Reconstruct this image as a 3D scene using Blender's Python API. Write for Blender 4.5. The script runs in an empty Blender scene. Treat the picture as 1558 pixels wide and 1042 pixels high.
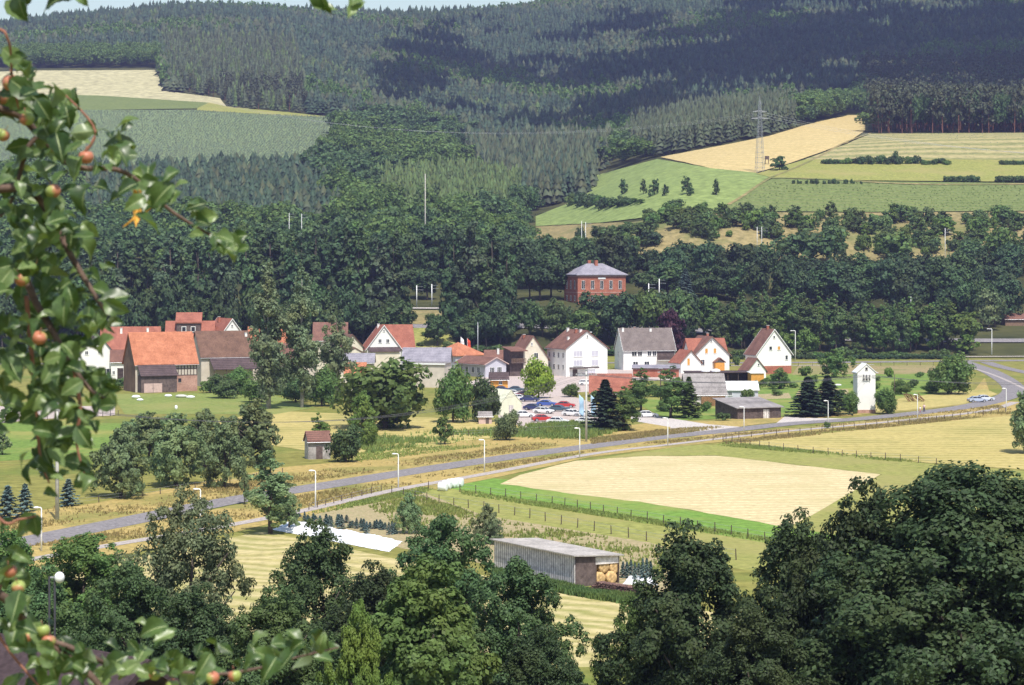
import bpy, bmesh, math, random
import numpy as np
from mathutils import Vector, Matrix
R = math.radians
random.seed(7); rs = np.random.RandomState(7)
scene = bpy.context.scene
# ---------------------------------------------------------------- camera
F = 3500.0; CX = 779.0; CY = 391.0; CAMZ = 32.0       # focal length / principal point in photo pixels (1558 wide)
cam = bpy.data.cameras.new('camera'); camo = bpy.data.objects.new('camera', cam)
scene.collection.objects.link(camo); scene.camera = camo
camo.location = (0, 0, CAMZ); camo.rotation_euler = (R(90), 0, 0)
cam.sensor_width = 36; cam.lens = F/1558*36; cam.shift_y = -(521-CY)/1558
cam.clip_start = 0.1; cam.clip_end = 30000
cam.dof.use_dof = True; cam.dof.focus_distance = 40; cam.dof.aperture_fstop = 14
# ---------------------------------------------------------------- sky, sun, exposure
SUN = Vector((0.15, -0.50, 0.85)).normalized()
EL = math.asin(SUN.z); AZ = math.atan2(SUN.x, SUN.y)
w = bpy.data.worlds.new('World'); scene.world = w; w.use_nodes = True
nt = w.node_tree; nt.nodes.clear()
sk = nt.nodes.new('ShaderNodeTexSky'); sk.sky_type = 'NISHITA'; sk.sun_disc = False
sk.sun_elevation = EL; sk.sun_rotation = AZ; sk.air_density = 1.3; sk.dust_density = 1.5; sk.altitude = 200
bg = nt.nodes.new('ShaderNodeBackground'); bg.inputs[1].default_value = 0.125
wo = nt.nodes.new('ShaderNodeOutputWorld')
nt.links.new(sk.outputs[0], bg.inputs[0]); nt.links.new(bg.outputs[0], wo.inputs[0])
sl = bpy.data.lights.new('sun', 'SUN'); sl.energy = 4.3; sl.angle = R(0.53); sl.color = (1.0, 0.95, 0.87)
so = bpy.data.objects.new('sun', sl); scene.collection.objects.link(so)
so.rotation_euler = SUN.to_track_quat('Z', 'Y').to_euler()
scene.view_settings.view_transform = 'Standard'; scene.view_settings.look = 'None'
scene.view_settings.gamma = 1; scene.view_settings.use_curve_mapping = False
scene.view_settings.exposure = 0.42
scene.cycles.max_bounces = 6; scene.cycles.diffuse_bounces = 3; scene.cycles.transparent_max_bounces = 4
scene.cycles.volume_bounces = 0
# ---------------------------------------------------------------- object helpers
C = scene.collection
def link(o, parent=None):
    C.objects.link(o)
    if parent is not None: o.parent = parent
    return o
def tag(o, label=None, cat=None, group=None, kind=None):
    if label: o['label'] = label
    if cat: o['category'] = cat
    if group: o['group'] = group
    if kind: o['kind'] = kind
    return o
def thing(name, label, cat, loc=(0, 0, 0), rz=0, group=None):
    o = bpy.data.objects.new(name, None); link(o); o.empty_display_size = .3
    o.location = loc; o.rotation_euler = (0, 0, rz); tag(o, label, cat, group); return o
class MB:
    def __init__(s): s.v = []; s.f = []; s.M = Matrix.Identity(4)
    def add(s, vs, fs):
        n = len(s.v); s.v += [tuple(s.M @ Vector(v)) for v in vs]; s.f += [tuple(i+n for i in f) for f in fs]; return s
    def box(s, x0, x1, y0, y1, z0, z1):
        return s.add([(x0,y0,z0),(x1,y0,z0),(x1,y1,z0),(x0,y1,z0),(x0,y0,z1),(x1,y0,z1),(x1,y1,z1),(x0,y1,z1)],
                     [(3,2,1,0),(4,5,6,7),(0,1,5,4),(1,2,6,5),(2,3,7,6),(3,0,4,7)])
    def prism_y(s, poly, y0, y1):      # poly of (x,z), counter-clockwise seen from -y
        n = len(poly)
        vs = [(x, y0, z) for x, z in poly]+[(x, y1, z) for x, z in poly]
        fs = [tuple(range(n)), tuple(range(2*n-1, n-1, -1))]+[(i, i+n, (i+1) % n+n, (i+1) % n) for i in range(n)]
        return s.add(vs, fs)
    def prism_z(s, poly, z0, z1):
        n = len(poly)
        vs = [(x, y, z0) for x, y in poly]+[(x, y, z1) for x, y in poly]
        fs = [tuple(range(n-1, -1, -1)), tuple(range(n, 2*n))]+[(i, (i+1) % n, (i+1) % n+n, i+n) for i in range(n)]
        return s.add(vs, fs)
    def tube(s, pts, rad, n=8, cap=True):
        pts = [Vector(p) for p in pts]
        if not hasattr(rad, '__len__'): rad = [rad]*len(pts)
        vs = []; up = Vector((0, 0, 1))
        for i, p in enumerate(pts):
            d = (pts[min(i+1, len(pts)-1)]-pts[max(i-1, 0)]).normalized()
            a = d.cross(up if abs(d.z) < .95 else Vector((1, 0, 0))).normalized(); b = d.cross(a)
            for k in range(n):
                t = 2*math.pi*k/n; vs.append(p+(a*math.cos(t)+b*math.sin(t))*rad[i])
        fs = []
        for i in range(len(pts)-1):
            for k in range(n): fs.append((i*n+k, i*n+(k+1) % n, (i+1)*n+(k+1) % n, (i+1)*n+k))
        if cap: fs += [tuple(range(n-1, -1, -1)), tuple(range((len(pts)-1)*n, len(pts)*n))]
        return s.add(vs, fs)
    def ball(s, c, r, sx=1, sy=1, sz=1, nu=12, nv=8):
        vs = [(c[0], c[1], c[2]-r*sz)]; fs = []
        for j in range(1, nv):
            ph = -math.pi/2+math.pi*j/nv
            for i in range(nu):
                t = 2*math.pi*i/nu
                vs.append((c[0]+r*sx*math.cos(ph)*math.cos(t), c[1]+r*sy*math.cos(ph)*math.sin(t), c[2]+r*sz*math.sin(ph)))
        vs.append((c[0], c[1], c[2]+r*sz)); L = len(vs)-1
        for i in range(nu):
            fs.append((0, 1+(i+1) % nu, 1+i)); fs.append((L, L-nu+i, L-nu+(i+1) % nu))
            for j in range(nv-2):
                a = 1+j*nu+i; b = 1+j*nu+(i+1) % nu; fs.append((a, b, b+nu, a+nu))
        return s.add(vs, fs)
    def build(s, name, mat, parent=None, smooth=False):
        me = bpy.data.meshes.new(name); me.from_pydata(s.v, [], s.f)
        if smooth: me.polygons.foreach_set('use_smooth', [True]*len(s.f))
        me.materials.append(mat); me.update()
        o = bpy.data.objects.new(name, me); link(o, parent); return o
def np_mesh(name, V, Q, mat):          # V (n,3), Q (m,k) all faces with k corners
    me = bpy.data.meshes.new(name); V = np.ascontiguousarray(V, np.float32); Q = np.ascontiguousarray(Q, np.int32)
    m, k = Q.shape
    me.vertices.add(len(V)); me.vertices.foreach_set('co', V.ravel())
    me.loops.add(m*k); me.loops.foreach_set('vertex_index', Q.ravel())
    me.polygons.add(m); me.polygons.foreach_set('loop_start', np.arange(0, m*k, k, dtype=np.int32))
    me.polygons.foreach_set('loop_total', np.full(m, k, np.int32)); me.update(calc_edges=True)
    if mat: me.materials.append(mat)
    return me
# ---------------------------------------------------------------- materials
def newmat(name, rough=.8, spec=.3):
    m = bpy.data.materials.new(name); m.use_nodes = True; b = m.node_tree.nodes['Principled BSDF']
    b.inputs['Roughness'].default_value = rough; b.inputs['Specular IOR Level'].default_value = spec
    return m, m.node_tree, b
def ramp(nt, fac, c0, c1, p0=0., p1=1., mid=None):
    r = nt.nodes.new('ShaderNodeValToRGB'); e = r.color_ramp.elements
    e[0].position = p0; e[0].color = (*c0, 1); e[1].position = p1; e[1].color = (*c1, 1)
    if mid: x = e.new((p0+p1)/2); x.color = (*mid, 1)
    nt.links.new(fac, r.inputs[0]); return r.outputs[0]
def noise(nt, scale, detail=4, coord='pos', vec=None, mscale=None, rot=0):
    if vec is None:
        if coord == 'pos': g = nt.nodes.new('ShaderNodeNewGeometry'); vec = g.outputs['Position']
        else: g = nt.nodes.new('ShaderNodeTexCoord'); vec = g.outputs['Object']
    if mscale:
        mp = nt.nodes.new('ShaderNodeMapping'); mp.inputs['Scale'].default_value = mscale; mp.inputs['Rotation'].default_value = (0, 0, rot)
        nt.links.new(vec, mp.inputs[0]); vec = mp.outputs[0]
    n = nt.nodes.new('ShaderNodeTexNoise'); n.inputs['Scale'].default_value = scale; n.inputs['Detail'].default_value = detail
    n.inputs['Roughness'].default_value = .65
    nt.links.new(vec, n.inputs[0]); return n.outputs[0]
def mix(nt, a, b, fac, mode='MIX'):
    m = nt.nodes.new('ShaderNodeMix'); m.data_type = 'RGBA'; m.blend_type = mode
    for s_, v in ((m.inputs[0], fac), (m.inputs[6], a), (m.inputs[7], b)):
        if isinstance(v, (int, float)): s_.default_value = v
        elif isinstance(v, tuple): s_.default_value = (*v, 1)
        else: nt.links.new(v, s_)
    return m.outputs[2]
def plain(name, col, rough=.7, var=.12, sc=.8, spec=.3, metal=0, coord='obj'):
    m, nt, b = newmat(name, rough, spec); b.inputs['Metallic'].default_value = metal
    n = noise(nt, sc, 5, coord)
    lo = tuple(c*(1-var*1.6) for c in col); hi = tuple(min(1, c*(1+var)) for c in col)
    nt.links.new(ramp(nt, n, lo, hi, .3, .7), b.inputs['Base Color']); return m
def field(name, c0, c1, c2=None, sc=.15, stripe=None, bump=0):
    """ground cover: two-tone noise, optional rows (angle, spacing m, colour, strength)"""
    m, nt, b = newmat(name, .95, .05)
    n1 = noise(nt, sc, 6); n2 = noise(nt, sc*9, 4)
    col = ramp(nt, n1, c0, c1, .3, .7)
    col = mix(nt, col, ramp(nt, n2, tuple(c*.5 for c in c0), tuple(min(1, c*1.35) for c in c1), .3, .7), .6)
    if c2: col = mix(nt, col, c2, ramp(nt, noise(nt, sc*.45, 5), (0, 0, 0), (1, 1, 1), .48, .66))
    if stripe:
        ang, sp, sc_col, st = stripe[:4]
        g = nt.nodes.new('ShaderNodeNewGeometry'); mp = nt.nodes.new('ShaderNodeMapping')
        mp.inputs['Rotation'].default_value = (0, 0, -ang); nt.links.new(g.outputs['Position'], mp.inputs[0])
        wv = nt.nodes.new('ShaderNodeTexWave'); wv.bands_direction = 'Y'; wv.inputs['Scale'].default_value = math.pi/10/sp*1.0
        wv.inputs['Distortion'].default_value = stripe[4] if len(stripe) > 4 else 5.0; wv.inputs['Detail'].default_value = 3; wv.inputs['Detail Scale'].default_value = .6
        nt.links.new(mp.outputs[0], wv.inputs[0])
        ml = nt.nodes.new('ShaderNodeMath'); ml.operation = 'MULTIPLY'; nt.links.new(wv.outputs['Fac'], ml.inputs[0])
        nt.links.new(n2, ml.inputs[1])
        m2 = nt.nodes.new('ShaderNodeMath'); m2.operation = 'MULTIPLY'; nt.links.new(ml.outputs[0], m2.inputs[0]); m2.inputs[1].default_value = 2*st
        m2.use_clamp = True
        col = mix(nt, col, sc_col, m2.outputs[0])
    nt.links.new(col, b.inputs['Base Color']); return m
def leafmat(name, col, var=.45, trans=.35, hue=None):
    m, nt, b = newmat(name, .6, .25)
    g = nt.nodes.new('ShaderNodeNewGeometry'); oi = nt.nodes.new('ShaderNodeObjectInfo')
    rn = g.outputs['Random Per Island']
    c = ramp(nt, rn, tuple(x*(1-var) for x in col), tuple(x*(1+var) for x in col))
    h = hue or (col[0]*1.5, col[1]*1.15, col[2]*.9)
    big = noise(nt, .22, 3)
    c = mix(nt, c, h, ramp(nt, big, (0, 0, 0), (.7, .7, .7), .45, .7))
    hs = nt.nodes.new('ShaderNodeHueSaturation'); nt.links.new(c, hs.inputs['Color'])
    mr = nt.nodes.new('ShaderNodeMapRange'); nt.links.new(oi.outputs['Random'], mr.inputs[0]); mr.inputs[3].default_value = .86; mr.inputs[4].default_value = 1.24
    nt.links.new(mr.outputs[0], hs.inputs['Value'])
    m3 = nt.nodes.new('ShaderNodeMapRange'); nt.links.new(oi.outputs['Random'], m3.inputs[0]); m3.inputs[3].default_value = .485; m3.inputs[4].default_value = .515
    nt.links.new(m3.outputs[0], hs.inputs['Hue'])
    nt.links.new(hs.outputs[0], b.inputs['Base Color'])
    tr = nt.nodes.new('ShaderNodeBsdfTranslucent'); nt.links.new(hs.outputs[0], tr.inputs[0])
    ms = nt.nodes.new('ShaderNodeMixShader'); ms.inputs[0].default_value = trans
    nt.links.new(b.outputs[0], ms.inputs[1]); nt.links.new(tr.outputs[0], ms.inputs[2])
    nt.links.new(ms.outputs[0], nt.nodes['Material Output'].inputs[0]); return m
def rows_mat(name, c0, c1, axis='Z', period=.3, rough=.85, patch=.35, dark=.45, sc=.5, coord='obj'):
    """roof tiles / boards: fine rows across one object axis plus weathered patches"""
    m, nt, b = newmat(name, rough, .2)
    t = nt.nodes.new('ShaderNodeTexCoord')
    wv = nt.nodes.new('ShaderNodeTexWave'); wv.bands_direction = axis; wv.inputs['Scale'].default_value = math.pi/10/period
    wv.inputs['Distortion'].default_value = .6; nt.links.new(t.outputs['Object'], wv.inputs[0])
    n = noise(nt, sc, 6, 'obj'); n2 = noise(nt, 3.5, 3, 'obj')
    c0 = tuple(x*.8 for x in c0); c1 = tuple(min(1, x*1.12) for x in c1)
    base = mix(nt, ramp(nt, n, c0, c1, .34, .66), ramp(nt, n2, tuple(x*.6 for x in c0), tuple(min(1, x*1.25) for x in c1), .3, .7), patch)
    f = ramp(nt, wv.outputs['Fac'], (dark, dark, dark), (1, 1, 1), .0, .35)
    nt.links.new(mix(nt, base, f, 1.0, 'MULTIPLY'), b.inputs['Base Color']); return m
M = {}
M['white'] = plain('white_render', (.80, .79, .75), .85, .05, .4)
M['cream'] = plain('cream_render', (.66, .60, .48), .85, .1, .5)
M['lavender'] = plain('pale_render', (.50, .49, .55), .85, .08, .4)
M['beige'] = plain('beige_render', (.56, .50, .42), .85, .1, .5)
M['concrete'] = plain('concrete', (.55, .54, .50), .8, .12, 1.5)
M['whitemetal'] = plain('white_painted_metal', (.82, .82, .80), .4, .03, 1)
M['grey_metal'] = plain('galvanised_metal', (.42, .43, .45), .45, .1, 1, metal=.4)
M['dark_metal'] = plain('dark_metal', (.06, .06, .07), .5, .1, 1)
M['roof_orange'] = rows_mat('orange_tiles', (.44, .155, .08), (.56, .225, .125))
M['roof_red'] = rows_mat('red_tiles', (.29, .10, .068), (.40, .155, .105))
M['roof_redbrown'] = rows_mat('redbrown_tiles', (.17, .085, .065), (.25, .13, .10))
M['roof_brown'] = rows_mat('brown_tiles', (.135, .078, .055), (.21, .12, .085))
M['roof_grey'] = rows_mat('grey_fibre_roof', (.21, .19, .185), (.33, .30, .29), period=1.0, dark=.8)
M['roof_dark'] = rows_mat('dark_roof', (.07, .05, .05), (.115, .08, .08), period=.4)
M['roof_greybrown'] = rows_mat('greybrown_tiles', (.16, .13, .12), (.23, .19, .175))
M['roof_slate'] = rows_mat('slate_roof', (.22, .21, .25), (.32, .30, .34), period=.4, dark=.7)
M['brick'] = rows_mat('red_brick', (.34, .115, .07), (.44, .17, .11), period=.16, dark=.7)
M['brick_pale'] = rows_mat('pale_brick', (.40, .22, .17), (.52, .32, .25), period=.16, dark=.75)
M['boards_grey'] = rows_mat('weathered_boards', (.44, .40, .39), (.74, .68, .65), axis='X', period=.4, dark=.35, sc=1.2)
M['boards_dark'] = rows_mat('dark_boards', (.075, .055, .05), (.16, .12, .11), axis='X', period=.22, dark=.5, sc=1.2)
M['boards_brown'] = rows_mat('brown_boards', (.16, .10, .07), (.26, .17, .12), axis='X', period=.22, dark=.6)
M['timber'] = plain('dark_timber', (.10, .07, .055), .8, .3, 2)
M['wood_orange'] = plain('varnished_wood', (.62, .30, .06), .6, .15, 2)
M['wood_pink'] = plain('pink_planks', (.55, .40, .36), .8, .12, 2)
M['glass'] = plain('window_glass', (.03, .035, .045), .12, .1, 1, spec=.6)
M['bark'] = plain('bark', (.10, .08, .065), .95, .4, 3)
M['bark_pale'] = plain('pale_bark', (.30, .28, .25), .9, .4, 3)
M['bark_red'] = plain('pine_bark', (.22, .10, .06), .95, .35, 3)
M['plastic_white'] = plain('white_plastic_film', (.88, .89, .90), .35, .05, 2, spec=.5)
M['straw'] = plain('straw', (.58, .39, .18), .95, .35, 3)
M['wire'] = plain('wire', (.12, .12, .13), .6, .1, 1)
M['wire_pale'] = plain('aluminium_wire', (.55, .55, .57), .5, .1, 1)
LF = {}
for k, c, t in (('oak', (.046, .074, .030), .3), ('dark', (.072, .125, .048), .34), ('mid', (.112, .190, .054), .4), ('light', (.125, .205, .048), .38),
                ('lime', (.23, .35, .045), .4), ('willow', (.15, .19, .10), .4), ('orchard', (.175, .245, .115), .42), ('poplar', (.155, .205, .11), .36),
                ('alder', (.100, .160, .058), .36), ('spruce', (.034, .058, .034), .1), ('blue', (.11, .17, .16), .15), ('belt2', (.070, .108, .060), .28), ('copper', (.055, .022, .034), .2),
                ('larch', (.092, .145, .050), .28), ('pine', (.062, .078, .042), .18), ('belt', (.052, .094, .042), .3), ('shrub', (.100, .160, .048), .33)):
    LF[k] = leafmat('foliage_'+k, c, trans=t)
LF['nursery'] = leafmat('foliage_nursery', (.13, .18, .12), trans=.15)
# ---------------------------------------------------------------- terrain
US = [-700, 0, 300, 520, 700, 850, 1000, 1200, 1400, 1558, 2300]
ZN = {0: [0]*11, 715: [0]*11, 730: [3]*6+[2, .8, .6, .6, .6], 745: [9.4]*6+[7, 5.5, 5.2, 5.1, 5.1], 775: [13.5]*5+[16, 15, 11, 8, 7.6, 7.6],
      800: [15.5]*5+[18, 17, 13, 9.6, 9.6, 9.6], 850: [20.5]*5+[21, 21, 20, 18, 18, 18]}
YP = {'a': {1000: 370, 1200: 292, 1450: 222, 1600: 166, 1720: 145, 1880: 108, 2100: 78, 2330: 55, 2500: 52},      # u=0
      'b': {1000: 368, 1200: 290, 1450: 220, 1600: 166, 1720: 150, 1880: 108, 2100: 66, 2350: 24, 2550: 18},      # 300
      'c': {1000: 362, 1200: 290, 1450: 212, 1600: 180, 1720: 164, 1900: 128, 2150: 72, 2450: 36, 2600: 34},      # 520
      'd': {1000: 370, 1200: 318, 1400: 268, 1600: 222, 1850: 172, 2150: 105, 2500: 36, 2650: 33},     # 700
      'e': {1000: 372, 1200: 325, 1400: 280, 1700: 212, 1950: 168, 2250: 90, 2600: 18, 2700: 12},     # 850
      'f': {900: 340, 1000: 290, 1100: 255, 1250: 236, 1450: 214, 1700: 192, 2000: 146, 2400: 50, 2750: -20},       # 1000
      'g': {900: 352, 950: 322, 1000: 270, 1100: 240, 1250: 205, 1400: 178, 1650: 165, 2000: 128, 2400: 40, 2750: -30},   # 1200
      'h': {900: 368, 950: 326, 1000: 285, 1060: 256, 1150: 212, 1300: 196, 1500: 186, 1700: 165, 2000: 125, 2400: 35, 2750: -30},  # 1400
      'i': {900: 368, 950: 326, 1000: 285, 1060: 256, 1150: 212, 1300: 196, 1500: 186, 1700: 165, 2000: 125, 2400: 35, 2750: -30}}
colk = ['a', 'a', 'b', 'c', 'd', 'e', 'f', 'g', 'h', 'i', 'i']
DG = np.arange(0, 4201, 10.); UG = np.arange(-700, 2301, 20.)
tab = np.zeros((len(US), len(DG)))
for i, u in enumerate(US):
    pts = [(d, v[i]) for d, v in ZN.items()]
    pts += [(d, CAMZ-(y-CY)*d/F) for d, y in YP[colk[i]].items()]
    pts.sort(); dm, zm = pts[-1]; pts += [(dm+250, zm-10), (4200, zm*.45)]
    tab[i] = np.interp(DG, [p[0] for p in pts], [p[1] for p in pts])
ZT = np.array([np.interp(UG, US, tab[:, j]) for j in range(len(DG))])      # (D,u)
def sm(a, k, axis):
    p = np.pad(a, [(k, k) if ax == axis else (0, 0) for ax in (0, 1)], mode='edge'); o = np.zeros_like(a)
    for s_ in range(2*k+1): o += np.take(p, np.arange(s_, s_+a.shape[axis]), axis=axis)
    return o/(2*k+1)
Z2 = sm(sm(sm(ZT, 1, 0), 3, 1), 2, 1)
ZT = np.where(DG[:, None] < 706, 0, Z2)
near = np.interp(DG, [0, 10, 30, 60, 100, 135, 165], [30.2, 29.6, 25.5, 17.5, 8.6, 2.6, 0])
ZT += near[:, None]
def height(X, Y):
    X = np.asarray(X, float); Y = np.asarray(Y, float)
    u = np.clip(CX+F*X/np.maximum(Y, 300), -700, 2299); d = np.clip(Y, 0, 4199)
    iu = ((u+700)/20); jd = d/10; i0 = iu.astype(int); j0 = jd.astype(int); a = iu-i0; b = jd-j0
    i1 = np.minimum(i0+1, len(UG)-1); j1 = np.minimum(j0+1, len(DG)-1)
    z = (ZT[j0, i0]*(1-a)+ZT[j0, i1]*a)*(1-b)+(ZT[j1, i0]*(1-a)+ZT[j1, i1]*a)*b
    return z+np.where(Y < 0, np.minimum(-Y*.1, 4), 0)
DR = np.arange(172, 3000, 4.)
def hit(u, y):
    X = (u-CX)/F*DR; zt = height(X, DR); zr = CAMZ-(y-CY)/F*DR
    k = np.argmax(zr <= zt)
    if zr[k] > zt[k]: return None
    d = DR[k]
    if k > 0:
        a = (zr-zt)[k-1]; b = (zr-zt)[k]; d = DR[k-1]+4*a/(a-b+1e-9)
    x = (u-CX)/F*d; return Vector((x, d, float(height(x, d))))
def P3(u, y, D): return Vector(((u-CX)/F*D, D, CAMZ-(y-CY)/F*D))
def flat(u, y):
    D = F*CAMZ/(y-CY); return Vector(((u-CX)/F*D, D, 0))
def in_poly(px, py, poly):
    px = np.asarray(px); py = np.asarray(py); r = np.zeros(px.shape, bool); n = len(poly)
    for i in range(n):
        x0, y0 = poly[i]; x1, y1 = poly[(i+1) % n]
        if y0 == y1: continue
        c = ((y0 > py) != (y1 > py)) & (px < (x1-x0)*(py-y0)/(y1-y0)+x0); r ^= c
    return r
# the ground: one sheet reaching the horizon
def ground():
    ys = list(np.arange(-400, 0, 40.))+list(np.arange(0, 700, 20.))+list(np.arange(700, 960, 5.))+list(np.arange(960, 2900, 12.))+[3000, 3300, 3700, 4200, 6000, 9000, 14000]
    vs = []
    uu = np.concatenate([[-9000, -4000, -2000, -1200], np.arange(-700, 2301, 25.), [2800, 3600, 5600, 10500]])
    V = []
    for y in ys:
        k = max(y, 0)+ (320 if y < 320 else 0)*(1-max(y, 0)/320)
        X = (uu-CX)/F*max(k, 320); z = height(X, np.full_like(X, y))
        V.append(np.stack([X, np.full_like(X, y), z], 1))
    V = np.concatenate(V); nu = len(uu); ny = len(ys)
    i, j = np.meshgrid(np.arange(nu-1), np.arange(ny-1)); a = (j*nu+i).ravel()
    Q = np.stack([a, a+1, a+1+nu, a+nu], 1)
    m = field('meadow', (.17, .17, .045), (.26, .24, .07), (.12, .17, .035), .05)
    # woodland floor beyond the valley
    nt = m.node_tree; b = nt.nodes['Principled BSDF']; src = b.inputs['Base Color'].links[0].from_socket
    g = nt.nodes.new('ShaderNodeNewGeometry'); sx = nt.nodes.new('ShaderNodeSeparateXYZ'); nt.links.new(g.outputs['Position'], sx.inputs[0])
    mr = nt.nodes.new('ShaderNodeMapRange'); mr.inputs[1].default_value = 717; mr.inputs[2].default_value = 724; nt.links.new(sx.outputs['Y'], mr.inputs[0])
    wood = ramp(nt, noise(nt, .05, 5), (.035, .042, .018), (.09, .09, .035), .35, .65)
    nt.links.new(mix(nt, src, wood, mr.outputs[0]), b.inputs['Base Color'])
    me = np_mesh('ground', V, Q, m); me.polygons.foreach_set('use_smooth', [True]*len(Q))
    o = bpy.data.objects.new('ground', me); link(o); tag(o, kind='structure'); return o
ground()
def sheet(name, poly, mat, off, px=True, cell=9., kind='structure', label=None, cat=None, wob=0.0):
    """a sheet draped on the terrain; poly in photo pixels of ground points or in metres"""
    pts = []
    n = len(poly)
    for i in range(n):
        a = poly[i]; b = poly[(i+1) % n]; k = max(1, int(math.dist(a, b)/25)) if px else 1
        for t in range(k):
            q = (a[0]+(b[0]-a[0])*t/k, a[1]+(b[1]-a[1])*t/k)
            if px: h = hit(*q); q = (h.x, h.y)
            if wob: q = (q[0]+random.uniform(-wob, wob), q[1]+random.uniform(-wob, wob)*2)
            pts.append(q)
    bm = bmesh.new(); vs = [bm.verts.new((x, y, 0)) for x, y in pts]; f = bm.faces.new(vs)
    bmesh.ops.triangulate(bm, faces=bm.faces[:])
    ymax = max(p[1] for p in pts)
    if ymax > 700:
        xs = [p[0] for p in pts]; ys = [p[1] for p in pts]
        for ax, lo, hi in ((0, min(xs), max(xs)), (1, max(min(ys), 690), ymax)):
            c = math.floor(lo/cell)*cell+cell
            while c < hi:
                no = (1, 0, 0) if ax == 0 else (0, 1, 0); co = (c, 0, 0) if ax == 0 else (0, c, 0)
                bmesh.ops.bisect_plane(bm, geom=bm.verts[:]+bm.edges[:]+bm.faces[:], plane_co=co, plane_no=no, dist=1e-5); c += cell
    for v in bm.verts: v.co.z = float(height(v.co.x, v.co.y))+off+(0.35 if v.co.y > 700 else 0)
    bmesh.ops.recalc_face_normals(bm, faces=bm.faces[:])
    for f in bm.faces:
        if f.normal.z < 0: f.normal_flip()
    me = bpy.data.meshes.new(name); bm.to_mesh(me); bm.free(); me.materials.append(mat)
    o = bpy.data.objects.new(name, me); link(o); tag(o, label, cat, None, kind); return o
def spline(pts, n=8):
    out = []
    P = [pts[0]]+list(pts)+[pts[-1]]
    for i in range(1, len(P)-2):
        for t in range(n):
            t /= n; p0, p1, p2, p3 = P[i-1], P[i], P[i+1], P[i+2]
            out.append(tuple(.5*((2*p1[k])+(-p0[k]+p2[k])*t+(2*p0[k]-5*p1[k]+4*p2[k]-p3[k])*t*t+(-p0[k]+3*p1[k]-3*p2[k]+p3[k])*t**3) for k in range(len(p1))))
    out.append(tuple(pts[-1])); return out
def ribbon(name, pts, width, mat, off, px=True, D=None):
    c = [(hit(*p).xy if px else Vector(p)) for p in pts]; c = spline([tuple(v) for v in c], 10)
    V = []; 
    for i, p in enumerate(c):
        a = Vector(c[max(i-1, 0)]); b = Vector(c[min(i+1, len(c)-1)]); d = (b-a).normalized(); nrm = Vector((-d.y, d.x))*width/2
        for s_ in (-1, -.33, .33, 1):
            q = Vector(p)+nrm*s_; V.append((q.x, q.y, float(height(q.x, q.y))+off+(.3 if q.y > 718 else 0)))
    Q = [(i*4+k+1, i*4+k, i*4+k+4, i*4+k+5) for i in range(len(c)-1) for k in range(3)]
    o = bpy.data.objects.new(name, np_mesh(name, np.array(V), np.array(Q)[:, ::-1], mat)); link(o); tag(o, kind='structure'); return o, c
# --- fields (the setting)
FM = {}
FM['stubble'] = field('pale_stubble', (.54, .44, .235), (.66, .55, .32), (.48, .41, .21), .12, (R(8), 3.0, (.40, .32, .18), .45))
FM['gold'] = field('gold_stubble', (.46, .35, .15), (.58, .45, .22), None, .05, (R(-62), 9.0, (.44, .36, .16), .5))
FM['gold_pale'] = field('pale_grain', (.36, .33, .19), (.46, .42, .25), None, .02)
FM['grass_bright'] = field('bright_grass', (.12, .22, .04), (.18, .30, .06), (.26, .28, .08), .1)
FM['grass_green'] = field('green_grass', (.15, .20, .05), (.23, .27, .08), (.26, .26, .09), .08)
FM['olive'] = field('olive_meadow', (.20, .22, .06), (.30, .30, .09), (.30, .27, .10), .1)
FM['mown'] = field('mown_meadow', (.30, .27, .10), (.42, .36, .15), (.24, .25, .075), .10, (R(-24), 3.6, (.58, .48, .26), .6, 14.))
FM['yellow'] = field('dry_meadow', (.33, .28, .085), (.46, .38, .14), (.24, .23, .065), .09, (R(4), 4.5, (.50, .41, .18), .6))
FM['verge'] = field('dry_verge', (.30, .24, .08), (.46, .34, .13), (.20, .20, .06), .13)
FM['soil'] = field('garden_soil', (.42, .29, .19), (.56, .41, .28), None, .3, (R(-32), .9, (.16, .20, .06), .9))
FM['crop'] = field('blue_green_crop', (.13, .18, .085), (.19, .24, .12), None, .05)
FM['crop_dark'] = field('dark_green_crop', (.10, .15, .045), (.17, .21, .07), None, .06, (R(2), 5.0, (.18, .19, .08), .5))
FM['hillgreen'] = field('hill_grass', (.17, .23, .075), (.24, .30, .10), None, .03)
FM['striped'] = field('striped_crop', (.16, .19, .07), (.27, .26, .11), None, .04, (R(3), 16.0, (.45, .37, .19), .7))
FM['scrub'] = field('dry_scrub_ground', (.18, .17, .07), (.32, .25, .12), (.12, .16, .05), .04)
FM['asphalt'] = field('asphalt', (.18, .168, .172), (.26, .24, .242), None, .2)
FM['path'] = field('pale_path', (.34, .30, .28), (.44, .39, .36), None, .3)
FM['gravel'] = field('gravel', (.40, .33, .30), (.52, .44, .40), None, .3)
FM['gravel_white'] = field('white_gravel', (.44, .40, .37), (.56, .51, .47), None, .3)
FM['lawn'] = field('garden_lawn', (.115, .19, .04), (.18, .26, .06), (.28, .27, .08), .12)
FM['brownstrip'] = field('unmown_bank', (.24, .20, .10), (.34, .27, .14), (.20, .21, .07), .12)
FM['field_path'] = field('field_track', (.45, .37, .24), (.55, .46, .3), None, .1)
sheet('mown_field', [(-80, 1040), (-80, 850), (200, 850), (400, 808), (640, 858), (760, 880), (990, 915), (1250, 960), (1600, 1040)], FM['mown'], .010)
sheet('garden_soil', [(470, 782), (600, 752), (640, 748), (735, 784), (990, 826), (1040, 842), (1010, 905), (960, 900), (600, 832), (480, 806)], FM['soil'], .022)
sheet('meadow_strip', [(640, 749), (672, 741), (1175, 828), (1400, 868), (1400, 905), (1060, 856), (735, 784)], FM['olive'], .014)
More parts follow.
